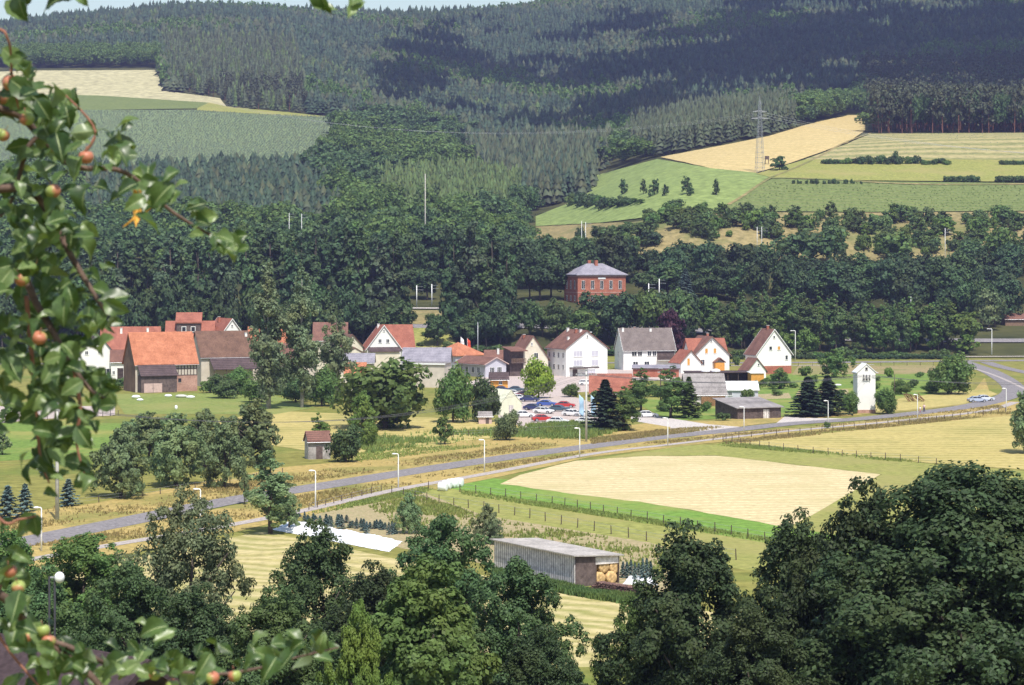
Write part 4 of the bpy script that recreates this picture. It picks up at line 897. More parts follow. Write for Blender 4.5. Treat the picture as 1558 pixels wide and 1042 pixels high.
# -- left end of the village
r, w, l, he, hr, s = gable('house', 'white gabled house with a dark roof, half hidden by apple leaves', 146, 586, 68, 60, 38, 79, 14, 'white', 'roof_dark',
      wins=[('f', 4, 48, 6, 7), ('f', -12, 18, 7, 9), ('f', 16, 16, 14, 9, dict(bars=2)), ('f', -16, 46, 5, 6)], chims=[(-8, 14, 8, 'brick')])
gable('house', 'long red tiled house with two white chimneys behind the orange barn', 199, 568, 56, 88, 38, 69, -83, 'white', 'roof_red', chims=[(8, -14, 8, 'white'), (8, 26, 8, 'white')], wins=[('r', -20, 18, 8, 9), ('r', 0, 18, 8, 9), ('r', 20, 18, 8, 9), ('f', 0, 40, 6, 8)])
gable('annex', 'small white annex with a brown roof between the white gable and the orange barn', 181, 586, 18, 24, 38, 52, -80, 'white', 'roof_redbrown', ov=.4, doors=[('r', 2, 9, 26, 'boards_dark')], wins=[('r', -8, 16, 4, 6)], cat='outbuilding')
r, w, l, he, hr, s = gable('barn', 'big barn with a bright orange tiled roof, half timbered gable end and brick corner', 244, 597, 62, 98, 45, 89, -64, 'beige', 'roof_orange', ov=.5, cat='barn')
m = MB(); m.M = fmat('r', w, l)
u0 = l/2-36/s
m.box(u0, l/2+.02, .004, .06, -.2, 24/s); m.build('brick_wall', M['brick_pale'], r)
m = MB(); m.M = fmat('r', w, l)
for i in range(8): x = u0+(l/2-u0-.2)*i/7; m.box(x, x+.2, .005, .065, 24/s, he-.05)
m.box(u0, l/2, .005, .07, 24/s, 24/s+.22); m.box(u0, l/2, .005, .075, he-.3, he-.06); m.box(u0, l/2, .005, .068, 34/s, 34/s+.18); m.build('timber_frame', M['timber'], r)
window(r, 'r', w, l, u0+8/s, 14/s, 5/s, 6/s, frame='timber', dpth=.07)
m = MB(); m.M = fmat('f', w, l); m.add([(-w/2, .005, 0), (w/2, .005, 0), (w/2, .005, he), (0, .005, hr-.05), (-w/2, .005, he), (-w/2, .04, 0), (w/2, .04, 0), (w/2, .04, he), (0, .04, hr-.05), (-w/2, .04, he)], [(0, 1, 2, 3, 4), (9, 8, 7, 6, 5), (0, 5, 6, 1), (1, 6, 7, 2), (2, 7, 8, 3), (3, 8, 9, 4), (4, 9, 5, 0)]); m.build('gable_boarding', M['boards_brown'], r)
leanto(r, 'r', w, l, -l/2+.3, l/2-37/s, he-.25, 25/s, 22/s, 'roof_dark', 'boards_dark')
d = MB(); d.M = fmat('r', w, l)
for k in (0, 1):
    d = MB(); d.M = fmat('r', w, l); x = -l/2+1.2+k*2.25; d.box(x, x+2.15, 22/s-.44, 22/s-.37, .05, 2.2); dd = d.build('door', M['wood_pink'], r)
    h = MB(); h.M = fmat('r', w, l); h.box(x+(1.9 if k == 0 else .1), x+(2.0 if k == 0 else .2), 22/s-.37, 22/s-.31, 1., 1.2); h.build('handle', M['dark_metal'], dd)
r, w, l, he, hr, s = gable('barn', 'barn with a long brown tiled roof joined to the right end of the orange barn', 337, 588, 60, 82, 46, 82, -66, 'beige', 'roof_brown', ov=.4, cat='barn', chims=[(6, 37, 5, 'white')])
leanto(r, 'r', w, l, -l/2+12/s, l/2+8/s, he-.3, 26/s, 26/s, 'roof_dark', None, posts=5)
r, w, l, he, hr, s = gable('house', 'red roofed house with a square dormer storey behind the brown barn', 290, 566, 56, 72, 52, 76, -85, 'white', 'roof_red', chims=[])
m = MB(); m.M = fmat('r', w, l); m.box(-20/s, 16/s, -30/s, -6/s, 56/s, 76/s); m.build('dormer', M['boards_dark'], r)
m = MB(); m.M = fmat('r', w, l); m.add([(-22/s, -4/s, 74/s), (18/s, -4/s, 74/s), (18/s, -32/s, 88/s), (-22/s, -32/s, 88/s), (-22/s, -4/s, 76/s), (18/s, -4/s, 76/s), (18/s, -32/s, 90/s), (-22/s, -32/s, 90/s)], [(0, 1, 2, 3), (7, 6, 5, 4), (4, 5, 1, 0), (5, 6, 2, 1), (6, 7, 3, 2), (7, 4, 0, 3)]); m.build('dormer_roof', M['roof_red'], r)
for x in (-9, 5): window(r, 'r', w, l, x/s, 61/s, 7/s, 8/s, dpth=.0) if False else None
for x in (-9, 5):
    q = MB(); q.M = fmat('r', w, l); q.box(x/s-.65, x/s+.65, -6/s, -6/s+.06, 61/s, 61/s+1.5); f_ = q.build('window', M['whitemetal'], r)
    q = MB(); q.M = fmat('r', w, l); q.box(x/s-.5, x/s+.5, -6/s+.06, -6/s+.09, 61/s+.15, 61/s+1.35); q.build('pane', M['glass'], f_)
gable('house', 'house with a white gable and red roof rising behind the brown barn', 342, 566, 46, 62, 50, 80, 28, 'white', 'roof_red', wins=[('f', -6, 56, 4, 5), ('f', 6, 56, 4, 5), ('f', 0, 68, 3, 4)], chims=[(-4, 14, 8, 'brick'), (6, 26, 8, 'brick')], trim='whitemetal')
gable('house', 'house with a bright orange roof behind the two poplars', 417, 572, 50, 76, 46, 73, -86, 'cream', 'roof_orange', chims=[(0, 12, 7, 'brick')])
gable('outbuilding', 'long low brown roofed outbuilding under the two poplars', 432, 584, 40, 98, 34, 60, -88, 'beige', 'roof_redbrown', cat='outbuilding', wins=[('r', 20, 12, 7, 9), ('r', -20, 12, 7, 9)])
gable('house', 'reddish roofed house behind the feathery birch', 503, 566, 44, 50, 50, 74, -88, 'cream', 'roof_redbrown')
gable('house', 'small cream gabled house right of the feathery birch', 529, 572, 34, 40, 44, 62, 25, 'cream', 'roof_brown', wins=[('f', -5, 34, 4, 7), ('f', 5, 34, 4, 7)])
gable('outbuilding', 'low cream gable with a small vent in front of the white gabled house', 538, 584, 50, 40, 40, 54, 10, 'cream', 'roof_brown', ov=.25, wins=[('f', 0, 43, 3, 4)], cat='outbuilding')
gable('outbuilding', 'low grey violet roofed building right of the cream gable', 546, 590, 26, 46, 40, 51, -90, 'beige', 'roof_slate', cat='outbuilding')
gable('kiosk_roof', 'small bright orange roofed lean building above the broad bushy tree', 541, 596, 22, 30, 30, 43, -90, 'cream', 'roof_orange', cat='outbuilding')
r, w, l, he, hr, s = gable('house', 'white steep gable with a red roof and a red cross wing on its right', 580, 566, 52, 44, 36, 70, 14, 'white', 'roof_red', wins=[('f', -6, 44, 5, 6), ('f', 6, 44, 5, 6), ('f', 0, 61, 3, 3), ('f', -16, 14, 8, 8), ('f', 14, 14, 8, 8)], chims=[(-3, 8, 6, 'white'), (6, 16, 6, 'white')], trim='whitemetal')
m = MB(); x0, x1 = w/2-24/s, w/2+22/s; yc = 8/s; hw = 22/s
m.add([(0, yc-hw, 0), (x1, yc-hw, 0), (x1, yc-hw, he), (x1, yc, hr-.1), (x1, yc+hw, he), (x1, yc+hw, 0), (0, yc+hw, 0), (0, yc-hw, he), (0, yc, hr-.1), (0, yc+hw, he)], [(0, 1, 2, 7), (1, 5, 4, 3, 2), (5, 6, 9, 4), (2, 3, 8, 7), (3, 4, 9, 8), (0, 6, 5, 1), (0, 7, 8, 9, 6)]); m.build('wing_wall', M['white'], r)
m = MB(); e = .5; m.add([(2/s, yc-hw-e, he-.5), (x1+e, yc-hw-e, he-.5), (x1+e, yc, hr), (2/s, yc, hr), (x1+e, yc+hw+e, he-.5), (2/s, yc+hw+e, he-.5), (2/s, yc-hw-e, he-.25), (x1+e, yc-hw-e, he-.25), (x1+e, yc, hr+.25), (2/s, yc, hr+.25), (x1+e, yc+hw+e, he-.25), (2/s, yc+hw+e, he-.25)],
   [(0, 3, 2, 1), (3, 5, 4, 2), (6, 7, 8, 9), (9, 8, 10, 11), (0, 1, 7, 6), (1, 2, 8, 7), (2, 4, 10, 8), (4, 5, 11, 10), (5, 3, 9, 11), (3, 0, 6, 9)]); m.build('wing_roof', M['roof_red'], r)
leanto(r, 'f', w, l, -w/2+.2, w/2-.4, 37/s, 31/s, 12/s, 'roof_dark', 'cream')
r, w, l, he, hr, s = gable('industrial_hall', 'long workshop hall with a low grey roof behind the broad bushy tree', 650, 575, 54, 72, 24, 44, -92, 'lavender', 'roof_slate', ov=.4, cat='hall', wins=[('r', -20, 10, 10, 8, dict(bars=2)), ('r', 0, 10, 10, 8, dict(bars=2)), ('r', 20, 10, 10, 8, dict(bars=2))])
mono('workshop_wing', 'beige flat roofed workshop wing with a white fascia in front of the grey hall', 652, 590, 62, 34, 36, 37, -16, 'beige', 'roof_grey', ov=.3, cat='hall', fascia='whitemetal')
gable('restaurant', 'hipped orange brown roof of the inn beside the red flag', 697, 566, 56, 58, 24, 44, 40, 'lavender', 'roof_orange', hip=.5, cat='inn')
r, w, l, he, hr, s = gable('restaurant', 'inn wing with a low gabled brown roof, lavender walls and a glazed entrance', 732, 574, 40, 74, 20, 29, 38, 'lavender', 'roof_redbrown', ov=.6, cat='inn', trim='wood_pink',
      wins=[('f', -7, 5, 9, 10, dict(bars=2)), ('f', 7, 5, 9, 10, dict(bars=2)), ('l', -24, 6, 7, 9), ('l', -10, 6, 7, 9), ('l', 6, 6, 7, 9), ('l', 20, 6, 7, 9)])
gable('house', 'low white house with a brown roof and a white chimney beside the balcony house', 758, 570, 26, 40, 21, 36, -90, 'white', 'roof_redbrown', chims=[(4, 0, 8, 'white')], wins=[('r', -10, 8, 8, 7), ('r', 8, 8, 8, 7)])
r, w, l, he, hr, s = gable('house', 'cream gabled house with a dark wooden balcony behind the yellow green tree', 803, 572, 50, 42, 26, 60, 22, 'cream', 'roof_redbrown', wins=[('f', 5, 26, 7, 9), ('f', -2, 46, 3, 5), ('f', 14, 10, 8, 8)], chims=[(-3, 8, 6, 'brick')])
m = MB(); m.box(-w/2-2.6, -w/2+1.6, -l/2-2.0, l/2-3, 20/s, 20/s+.2); b_ = m.build('balcony', M['boards_dark'], r)
m = MB()
for i in range(14): m.box(-w/2-2.55+i*.31, -w/2-2.42+i*.31, -l/2-1.98, -l/2-1.9, 20/s+.2, 20/s+1.2)
m.box(-w/2-2.6, -w/2+1.6, -l/2-2.0, -l/2-1.9, 20/s+1.1, 20/s+1.25); m.build('railing', M['boards_brown'], b_)
m = MB(); m.box(-w/2-2.5, -w/2+1.4, -l/2-.6, l/2-3.2, 0, 40/s); m.build('balcony_wall', M['boards_dark'], r)
m = MB(); m.add([(-w/2-3, -l/2-2.4, 38/s), (-w/2+2, -l/2-2.4, 38/s), (-w/2+2, l/2-3, 43/s), (-w/2-3, l/2-3, 43/s), (-w/2-3, -l/2-2.4, 38/s+.2), (-w/2+2, -l/2-2.4, 38/s+.2), (-w/2+2, l/2-3, 43/s+.2), (-w/2-3, l/2-3, 43/s+.2)], [(3, 2, 1, 0), (4, 5, 6, 7), (0, 1, 5, 4), (1, 2, 6, 5), (2, 3, 7, 6), (3, 0, 4, 7)]); m.build('balcony_roof', M['roof_redbrown'], r)
# -- right half of the village
r, w, l, he, hr, s = gable('house', 'large white house with a wide front gable and a long shaded left wall', 878, 573, 71, 66, 43, 69, 25, 'white', 'roof_redbrown', ov=.55,
      chims=[(-4, 24, 6, 'white'), (-6, -8, 7, 'brick'), (-4, -20, 5, 'white'), (-20, -10, 5, 'white')], doors=[('f', -20, 8, 11, 'boards_dark')],
      wins=[('f', -15, 30, 15, 9, dict(bars=2, shutter='lavender')), ('f', 14, 30, 12, 9, dict(bars=1, shutter='lavender')), ('f', -15, 16, 15, 9, dict(bars=2, shutter='lavender')), ('f', 14, 16, 12, 9, dict(bars=1, shutter='lavender')), ('f', 1, 58, 3, 5), ('f', 8, 2, 14, 9, dict(bars=2, shutter='lavender'))]+
           [('l', x, z, 6, 8) for x in (-24, -8, 8, 24) for z in (28, 10)])
m = MB(); m.M = fmat('f', w, l); m.box(-w/2+1, w/2-2.5, .0, .12, 12.5/s, 14/s); m.box(-w/2+1, w/2-6, .0, 1.6, 12.4/s, 12.9/s); m.build('canopy', M['roof_dark'], r)
r, w, l, he, hr, s = gable('house', 'long white house with a wide grey brown roof and a recessed dark balcony', 981, 563, 50, 82, 31, 62, -77, 'white', 'roof_greybrown', ov=.35, trim='whitemetal', chims=[(-2, -16, 5, 'brick'), (3, -36, 5, 'white'), (3, 8, 4, 'white')],
      wins=[('r', -24, 21, 8, 7), ('r', -15, 21, 7, 7), ('r', 0, 21, 6, 8), ('r', 8, 21, 6, 8), ('f', -4, 20, 4, 8), ('f', -4, 6, 4, 8), ('r', -22, 5, 8, 8), ('r', -4, 5, 8, 8)])
m = MB(); m.M = fmat('r', w, l); m.box(12/s, l/2-.15, .004, .05, 15/s, 31/s-.25); m.build('balcony_recess', M['boards_dark'], r)
m = MB(); m.M = fmat('r', w, l); m.box(11.5/s, l/2, .0, 1.3, 14/s, 15/s); b_ = m.build('balcony', M['concrete'], r)
m = MB(); m.M = fmat('r', w, l)
for i in range(24): x = 12/s+(l/2-12/s)*i/24; m.box(x, x+.12, 1.2, 1.26, 15/s, 15/s+.9)
m.box(11.5/s, l/2, 1.18, 1.28, 15/s+.85, 15/s+.98); m.build('railing', M['boards_dark'], b_)
mono('garage', 'long low garage with a grey roof and reddish wall beside the carport', 998, 574, 70, 26, 13, 17, -4, 'brick', 'roof_slate', ov=.3, cat='garage', fascia='boards_dark')
gable('shed', 'shed with a plain orange red roof behind the dark spruce', 929, 604, 48, 62, 8, 33, -92, 'brick_pale', 'roof_red', cat='shed')
r, w, l, he, hr, s = gable('house', 'white house with red roof, brown barge boards and red dormers on both sides', 1073, 564, 58, 52, 24, 51, 18, 'white', 'roof_redbrown', ov=.6, trim='boards_brown', chims=[(2, -4, 7, 'brick')],
      wins=[('f', -9, 26, 5, 8, ORW), ('f', 5, 26, 5, 8, ORW), ('f', -1, 43, 3, 4), ('f', -15, 8, 6, 9), ('l', -14, 8, 7, 9), ('l', 8, 8, 7, 9)])
for sx in (-1, 1):
    m = MB(); yc = 2/s; hw = 11/s; xe = sx*(w/2+1/s); z_ = 31/s
    m.add([(xe, yc-hw, z_-.3), (xe, yc, hr-4/s), (xe, yc+hw, z_-.3), (0, yc-hw, z_-.3), (0, yc, hr-4/s), (0, yc+hw, z_-.3)], [(0, 1, 2) if sx < 0 else (2, 1, 0), (0, 3, 4, 1), (1, 4, 5, 2), (2, 5, 3, 0)]); dm = m.build('dormer', M['white'], r)
    m = MB(); xo = xe+sx*.5; e = .5; q = [(xo, yc-hw-e, z_-.6), (xo, yc, hr-4/s+.05), (xo, yc+hw+e, z_-.6), (0, yc-hw-e, z_-.6), (0, yc, hr-4/s+.05), (0, yc+hw+e, z_-.6)]; q += [(a, b, c+.25) for a, b, c in q]
    m.add(q, [(0, 1, 4, 3), (1, 2, 5, 4), (6, 9, 10, 7), (7, 10, 11, 8), (0, 3, 9, 6), (2, 8, 11, 5), (0, 6, 7, 1), (1, 7, 8, 2)]); m.build('dormer_roof', M['roof_red'], dm)
m = MB(); m.M = fmat('f', w, l); m.box(3/s, 18/s, .0, 7/s, 0, 12/s); pb = m.build('porch', M['wood_orange'], r)
m = MB(); m.M = fmat('f', w, l); m.add([(1/s, 0, 13/s), (10.5/s, 0, 20/s), (20/s, 0, 13/s), (1/s, 8/s, 13/s), (10.5/s, 8/s, 20/s), (20/s, 8/s, 13/s), (1/s, 8/s, 12/s), (10.5/s, 8/s, 18.5/s), (20/s, 8/s, 12/s), (1/s, 0, 12/s), (10.5/s, 0, 18.5/s), (20/s, 0, 12/s)],
   [(0, 1, 4, 3), (1, 2, 5, 4), (3, 4, 7, 6), (4, 5, 8, 7), (9, 6, 7, 10), (10, 7, 8, 11), (0, 3, 6, 9), (2, 11, 8, 5)]); m.build('porch_roof', M['roof_redbrown'], pb)
gable('house_wing', 'lower white gable with an orange red roof at the left of the red roofed house', 1043, 568, 34, 34, 17, 34, 24, 'white', 'roof_red', ov=.5, trim='boards_brown', wins=[('f', -4, 12, 5, 11, ORW)], cat='house')
r, w, l, he, hr, s = gable('house', 'steep gabled white house with a brown roof and brick plinth beside the main road', 1169, 569, 58, 40, 31, 67, 20, 'white', 'roof_redbrown', ov=.5, base=(12, 'brick'), chims=[(0, 2, 6, 'brick')],
      wins=[('f', -6, 36, 5, 6, dict(bars=0)), ('f', 8, 36, 5, 6, ORW), ('f', 0, 54, 3.5, 4, dict(bars=0)), ('f', 21, 21, 4.5, 7, dict(bars=0))], trim='whitemetal')
gable('outbuilding', 'small white gabled annex with a brown roof in front of the steep gabled house', 1145, 576, 32, 26, 12, 30, 24, 'white', 'roof_redbrown', cat='outbuilding', wins=[('f', 3, 19, 3, 4, dict(bars=0))])
mono('carport', 'long dark flat roofed carport in front of the red roofed house', 1090, 582, 96, 26, 15, 16, 3, 'boards_dark', 'roof_dark', ov=.3, cat='carport', open_front=True)
mono('garage', 'small yellow garage at the right end of the long dark carport', 1150, 583, 20, 22, 15, 16, 8, 'wood_orange', 'whitemetal', ov=.25, cat='garage')
m = thing('cushion', 'two round white rolls lying on the edge of the dark carport roof', 'roll', tuple(P3(1080, 564, 590)))
for k in range(2): b = MB(); b.ball((k*2.6-1.2, -1.5, 0), 1.1, 1.1, .9, .55, 14, 8); b.build('roll', M['plastic_white'], m, True)
r, w, l, he, hr, s = gable('firewood_shed', 'firewood shed with a pale grey roof and a wall of stacked logs', 1070, 618, 48, 60, 20, 47, -84, 'boards_grey', 'roof_grey', ov=.5, cat='shed')
m = MB(); m.M = fmat('r', w, l)
for j in range(9):
    for i in range(24):
        x = -1.0+i*.235; z = .1+j*.24
        if x < l/2-.1: m.tube([(x, .004, z), (x, .5+random.uniform(-.05, .08), z)], .115, 6)
m.build('stacked_logs', M['wood_orange'] if False else plain('split_logs', (.42, .24, .12), .9, .35, 6), r)
gable('shed', 'low shed with a nearly white roof behind the dark barn', 1123, 606, 26, 58, 14, 24, -88, 'lavender', 'whitemetal', ov=.3, cat='shed', wins=[('r', -14, 4, 6, 6)])
r, w, l, hf, hb, s = mono('field_barn', 'weathered dark wooden barn with a flat grey roof beside the road', 1138, 638, 76, 70, 17, 27, 24, 'boards_dark', 'roof_grey', ov=.5, cat='barn')
for k, x in enumerate((12, 26)): door(r, 'f', w, l, x/s, 10/s, 14/s, 'boards_grey' if k == 0 else 'boards_dark')
# transformer tower
r, w, l, he, hr, s = gable('transformer_tower', 'tall narrow white tower with a small gable roof and insulators, beside the road', 1315, 629, 28, 26, 63, 75, 6, 'white', 'whitemetal', ov=.25, t=.14, cat='tower', base=(5.5, 'brick_pale'), wins=[('f', 0, 66, 3.5, 4, dict(bars=0, frame='timber'))])
door(r, 'r', w, l, 0, 1.0, 2.0, 'boards_brown')
m = MB(); m.M = fmat('f', w, l)
for z in (52, 57): m.box(-5.5/s, 5.5/s, .25, .33, z/s, z/s+.09)
for x in (-5, 0, 5): m.box(x/s-.05, x/s+.05, .0, .3, 50/s, 59/s)
m.build('insulator_bracket', M['dark_metal'], r)
for x in (-5, -2.5, 0, 2.5, 5):
    m = MB(); m.M = fmat('f', w, l); m.tube([(x/s, .38, 53/s), (x/s, .38, 56/s)], .09, 8); m.build('insulator', M['concrete'], r)
m = MB(); m.M = fmat('r', w, l); m.box(-.06, .06, .0, .9, 61/s, 61/s+.1); m.box(-.6, .6, .8, .9, 61/s, 61/s+.12); m.build('bracket', M['whitemetal'], r)
# station
r, w, l, he, hr, s = gable('station_building', 'two storey red brick station with a grey hipped roof in the trees', 905, 0, 62, 78, 47, 65, -72, 'brick', 'roof_slate', ov=.7, hip=.42, cat='station', D=782, z0=float(height((905-CX)/F*782, 782))-.6)
for i in range(5):
    for z, hh in ((26, 13), (8, 8)):
        window(r, 'r', w, l, (-30+15*i)/s, z/s, 5.5/s, hh/s, bars=1)
for i in range(3):
    for z, hh in ((26, 13), (8, 8)): window(r, 'b', w, l, (-18+18*i)/s, z/s, 5/s, hh/s); window(r, 'f', w, l, (-18+18*i)/s, z/s, 5/s, hh/s)
m = MB(); m.box(-w/2-.1, w/2+.1, -l/2-.1, l/2+.1, 20/s, 21.2/s); m.build('string_course', M['brick_pale'], r)
m = MB(); m.box(-w/2-.12, w/2+.12, -l/2-.12, l/2+.12, 44.5/s, 46.5/s); m.build('cornice', M['brick_pale'], r)
m = MB(); m.M = fmat('r', w, l); m.box(-6/s, 6/s, .02, .1, 41/s, 44/s); m.build('name_board', M['whitemetal'], r)
for cx_, cy_ in ((-1, -8), (1, 0)): m = MB(); m.box(cx_-.7, cx_+.7, cy_/s-.5, cy_/s+.5, hr-1.2, hr+1.1); m.build('chimney', M['brick'], r)
m = MB(); m.M = fmat('r', w, l); m.box(-32/s, 0, .01, 2.6, 4/s, 5/s); m.build('canopy', M['roof_dark'], r)
gable('wooden_hut', 'low brown wooden hut with a reddish roof at the right edge above the road', 1556, 0, 34, 62, 9, 16, -88, 'boards_brown', 'roof_redbrown', ov=.5, cat='hut', D=786)
# long shed with straw bales
s = 15.3; Lw = 15.2; Dp = 5.0; Hf = 2.75
a = flat(850, 0+888); sh = thing('wooden_shed', 'long shed of pale grey planks with an open end full of straw bales', 'shed', (0, 0, 0), 0)
pL = flat(752, 866); pR = flat(874, 893); ang = math.atan2(pR.y-pL.y, pR.x-pL.x); L1 = (pR-pL).length
sh.location = pL; sh.rotation_euler = (0, 0, ang)
dR = Matrix.Rotation(-ang, 4, 'Z') @ (flat(940, 886)-pR); 
ex = 5.2
m = MB(); m.box(.01, L1-.01, .005, .095, 2.6, 2.98); m.build('wall_board', M['boards_grey'], sh)
m = MB(); m.prism_z([(0, 0), (L1, 0), (L1, .1), (.1, .1), (.1, 5.1), (0, 5.1)], -.2, 2.72)
m.build('plank_wall', M['boards_grey'], sh)
m = MB(); m.box(L1+.0, L1+.1, .1, 2.4, -.2, 2.84); m.box(0, L1+.1, 5.1, 5.2, -.2, 2.72); m.build('dark_plank_wall', M['boards_dark'], sh)
m = MB(); m.box(L1+.003, L1+.103, 2.4, 5.1, 2.0, 2.73); m.build('gable_boarding', M['boards_grey'], sh)
for y in (2.4, 5.05): m = MB(); m.box(L1-.05, L1+.1, y, y+.14, -.2, 2.72); m.build('post', M['timber'], sh)
m = MB(); q = [(-.4, -.35, 3.0), (L1+.5, -.35, 3.0), (L1+.5, 5.5, 2.72), (-.4, 5.5, 2.72)]; q += [(x, y, z+.12) for x, y, z in q]
m.add(q, [(3, 2, 1, 0), (4, 5, 6, 7), (0, 1, 5, 4), (1, 2, 6, 5), (2, 3, 7, 6), (3, 0, 4, 7)]); m.build('roof', rows_mat('pale_sheet_roof', (.34, .31, .285), (.50, .46, .42), axis='X', period=.9, dark=.8), sh)
shM = Matrix.Translation(pL) @ Matrix.Rotation(ang, 4, 'Z')
def bale(name, loc, r_, wd, rz, mat, label, cat, group, rx=90):
    m = MB(); n = 20; prof = [(0, 0), (r_*.5, 0.02), (r_*.93, 0), (r_, .06), (r_*1.01, wd*.5), (r_, wd-.06), (r_*.93, wd), (r_*.5, wd-.02), (0, wd)]
    vs = []; 
    for (rr, zz) in prof:
        for k in range(n): t = 2*math.pi*k/n; j = 1+random.uniform(-.015, .015); vs.append((rr*math.cos(t)*j, zz-wd/2, rr*math.sin(t)*j))
    fs = [(i*n+k, i*n+(k+1) % n, (i+1)*n+(k+1) % n, (i+1)*n+k) for i in range(len(prof)-1) for k in range(n)]
    m.add(vs, fs); o = m.build(name, mat, None, True); o.location = loc; o.rotation_euler = (0, 0, rz); tag(o, label, cat, group); return o
for i, (x, y, z, k) in enumerate([(L1-.5, 3.0, .62, 0), (L1-.4, 4.3, .62, 0), (L1-.6, 3.5, 1.72, 0), (L1-.55, 4.75, 1.6, 0)]):
    p = shM @ Vector((x, y, z)); bale('straw_bale', p, .62, 1.15, ang+R(90), M['straw'], ['round straw bale at the lower left of the open shed end', 'round straw bale at the lower right of the open shed end', 'straw bale on top at the left of the open shed end', 'straw bale on top at the right of the open shed end'][i], 'bale', 'straw bales in the long shed')
wp = thing('woodpile', 'long low pile of dark split logs beside the open end of the long shed', 'woodpile', tuple(flat(893, 898)), ang+R(12))
m = MB()
for j in range(5):
    for i in range(52):
        x = i*.16+random.uniform(-.04, .04); z = .08+j*.19+random.uniform(-.03, .03)
        if j*.3 < x < 8.2-j*.25: m.tube([(x, random.uniform(-.08, .05), z), (x+random.uniform(-.03, .03), .95, z)], random.uniform(.06, .10), 5)
m.build('logs', plain('dark_logs', (.17, .10, .085), .9, .5, 5), wp)
def sheet_lump(name, label, corners, h, mat, cat, n=26, seed=1):
    """a covering sheet lying over low rows: lumpy surface between four ground points"""
    A, B, Cc, Dd = [Vector(c) for c in corners]; vs = []; fs = []; rr = random.Random(seed); nx, ny = n*3, n
    for j in range(ny+1):
        for i in range(nx+1):
            u = i/nx; v = j/ny; p = (A*(1-u)+B*u)*(1-v)+(Dd*(1-u)+Cc*u)*v
            e = min(1, min(v, 1-v)*6, min(u, 1-u)*14)
            z = h*e*(.6+.25*math.sin(v*math.pi*2*3.0)+.12*math.sin(u*31+3*v)+rr.uniform(-.09, .09))
            vs.append((p.x+rr.uniform(-.1, .1), p.y+rr.uniform(-.1, .1), p.z+max(.03, z+.03)))
    for j in range(ny):
        for i in range(nx): a_ = j*(nx+1)+i; fs.append((a_, a_+1, a_+nx+2, a_+nx+1))
    m = MB(); m.add(vs, fs); o = m.build(name, mat, None, True); tag(o, label, cat); return o
sheet_lump('plastic_sheet', 'long white plastic sheet spread over garden rows at the lower left', [flat(414, 806), flat(592, 840), flat(612, 824), flat(440, 793)], .55, M['plastic_white'], 'plastic sheet')
sheet_lump('plastic_sheet', 'white plastic cover lying on a heap behind the woodpile', [flat(948, 889), flat(1000, 891), flat(996, 880), flat(955, 880)], .45, M['plastic_white'], 'plastic sheet', 8, 4)
for i, (u, y) in enumerate([(674, 747), (680, 744), (687, 742), (692, 741.5), (698, 740.5)]):
    p = flat(u, y); bale('wrapped_bale', (p.x, p.y, .62), .62, 1.15, R(70), M['plastic_white'], 'round bale wrapped in white film in the short row beside the footpath', 'bale', 'white wrapped bales beside the footpath')
gable('meadow_hut', 'tiny wooden hut with a reddish roof in front of the orchard shrubs', 483, 699, 30, 34, 28, 40, -74, 'boards_grey', 'roof_redbrown', ov=.3, cat='hut', doors=[('r', 0, 10, 20, 'boards_dark')])
gable('kiosk', 'tiny pale pink hut below the two dark trees left of the car park', 738, 645, 12, 20, 12, 17, -85, 'wood_pink', 'roof_grey', ov=.2, cat='hut', doors=[('r', 3, 5, 9, 'boards_dark')])
gable('play_hut', 'small orange wooden stall with a dark roof in front of the inn', 759, 592, 20, 26, 16, 24, -86, 'wood_orange', 'roof_dark', ov=.5, cat='stall', wins=[('r', 2, 7, 5, 5)])
# pale tent
M['canvas'] = plain('tent_canvas', (.66, .66, .50), .8, .06, 1)
gable('tent', 'pale cream ridge tent standing beside the car park', 766, 632, 38, 44, 18, 38, 32, 'canvas', 'canvas', ov=.15, t=.06, cat='tent', doors=[('f', 0, 8, 15, 'boards_grey')])
# heap of old boards, loose barn clutter
m = MB()
for i in range(16): a_ = random.uniform(-.4, .4); x = i*.24; m.M = Matrix.Translation((x, random.uniform(-.3, .3), .6+random.uniform(0, .5))) @ Matrix.Rotation(a_, 4, 'X') @ Matrix.Rotation(random.uniform(.5, 1.1), 4, 'Y'); m.box(-1.1, 1.1, -.22, .22, -.04, .04)
o = m.build('board_heap', plain('rusty_boards', (.24, .12, .07), .9, .4, 4)); o.location = flat(1378, 611); tag(o, 'heap of leaning rust brown boards right of the tower shrub', 'board heap')
for i, (u, y, sx, sy, sz) in enumerate([(207, 606, 1.6, 1, .8), (213, 610, 1.2, .9, .6), (256, 604, 1.4, .8, .7), (276, 605, 2.2, .9, .8), (290, 606, 1.6, .8, .7), (268, 623, .5, .4, 1.0), (1227, 590, 1.6, 1.2, .6), (1275, 587, 1.4, .8, .5)]):
    m = MB(); m.ball((0, 0, sz*.45), .5, sx*1.3, sy*1.2, sz, 10, 7); o = m.build('garden_heap', M['plastic_white'] if i != 3 else M['concrete'], None, True); o.location = flat(u, y)
    tag(o, ['white sack heap at the left foot of the orange barn', 'smaller white sack below the one at the left foot of the barn', 'white tub in front of the brick corner of the orange barn', 'pale stone trough in front of the brick corner of the barn', 'white tub right of the stone trough', 'small white post stone on the barn lawn', 'white covered heap on the lawn left of the white tower', 'small white covered heap just left of the white tower'][i], ['sack', 'sack', 'tub', 'trough', 'tub', 'stone', 'heap', 'heap'][i])
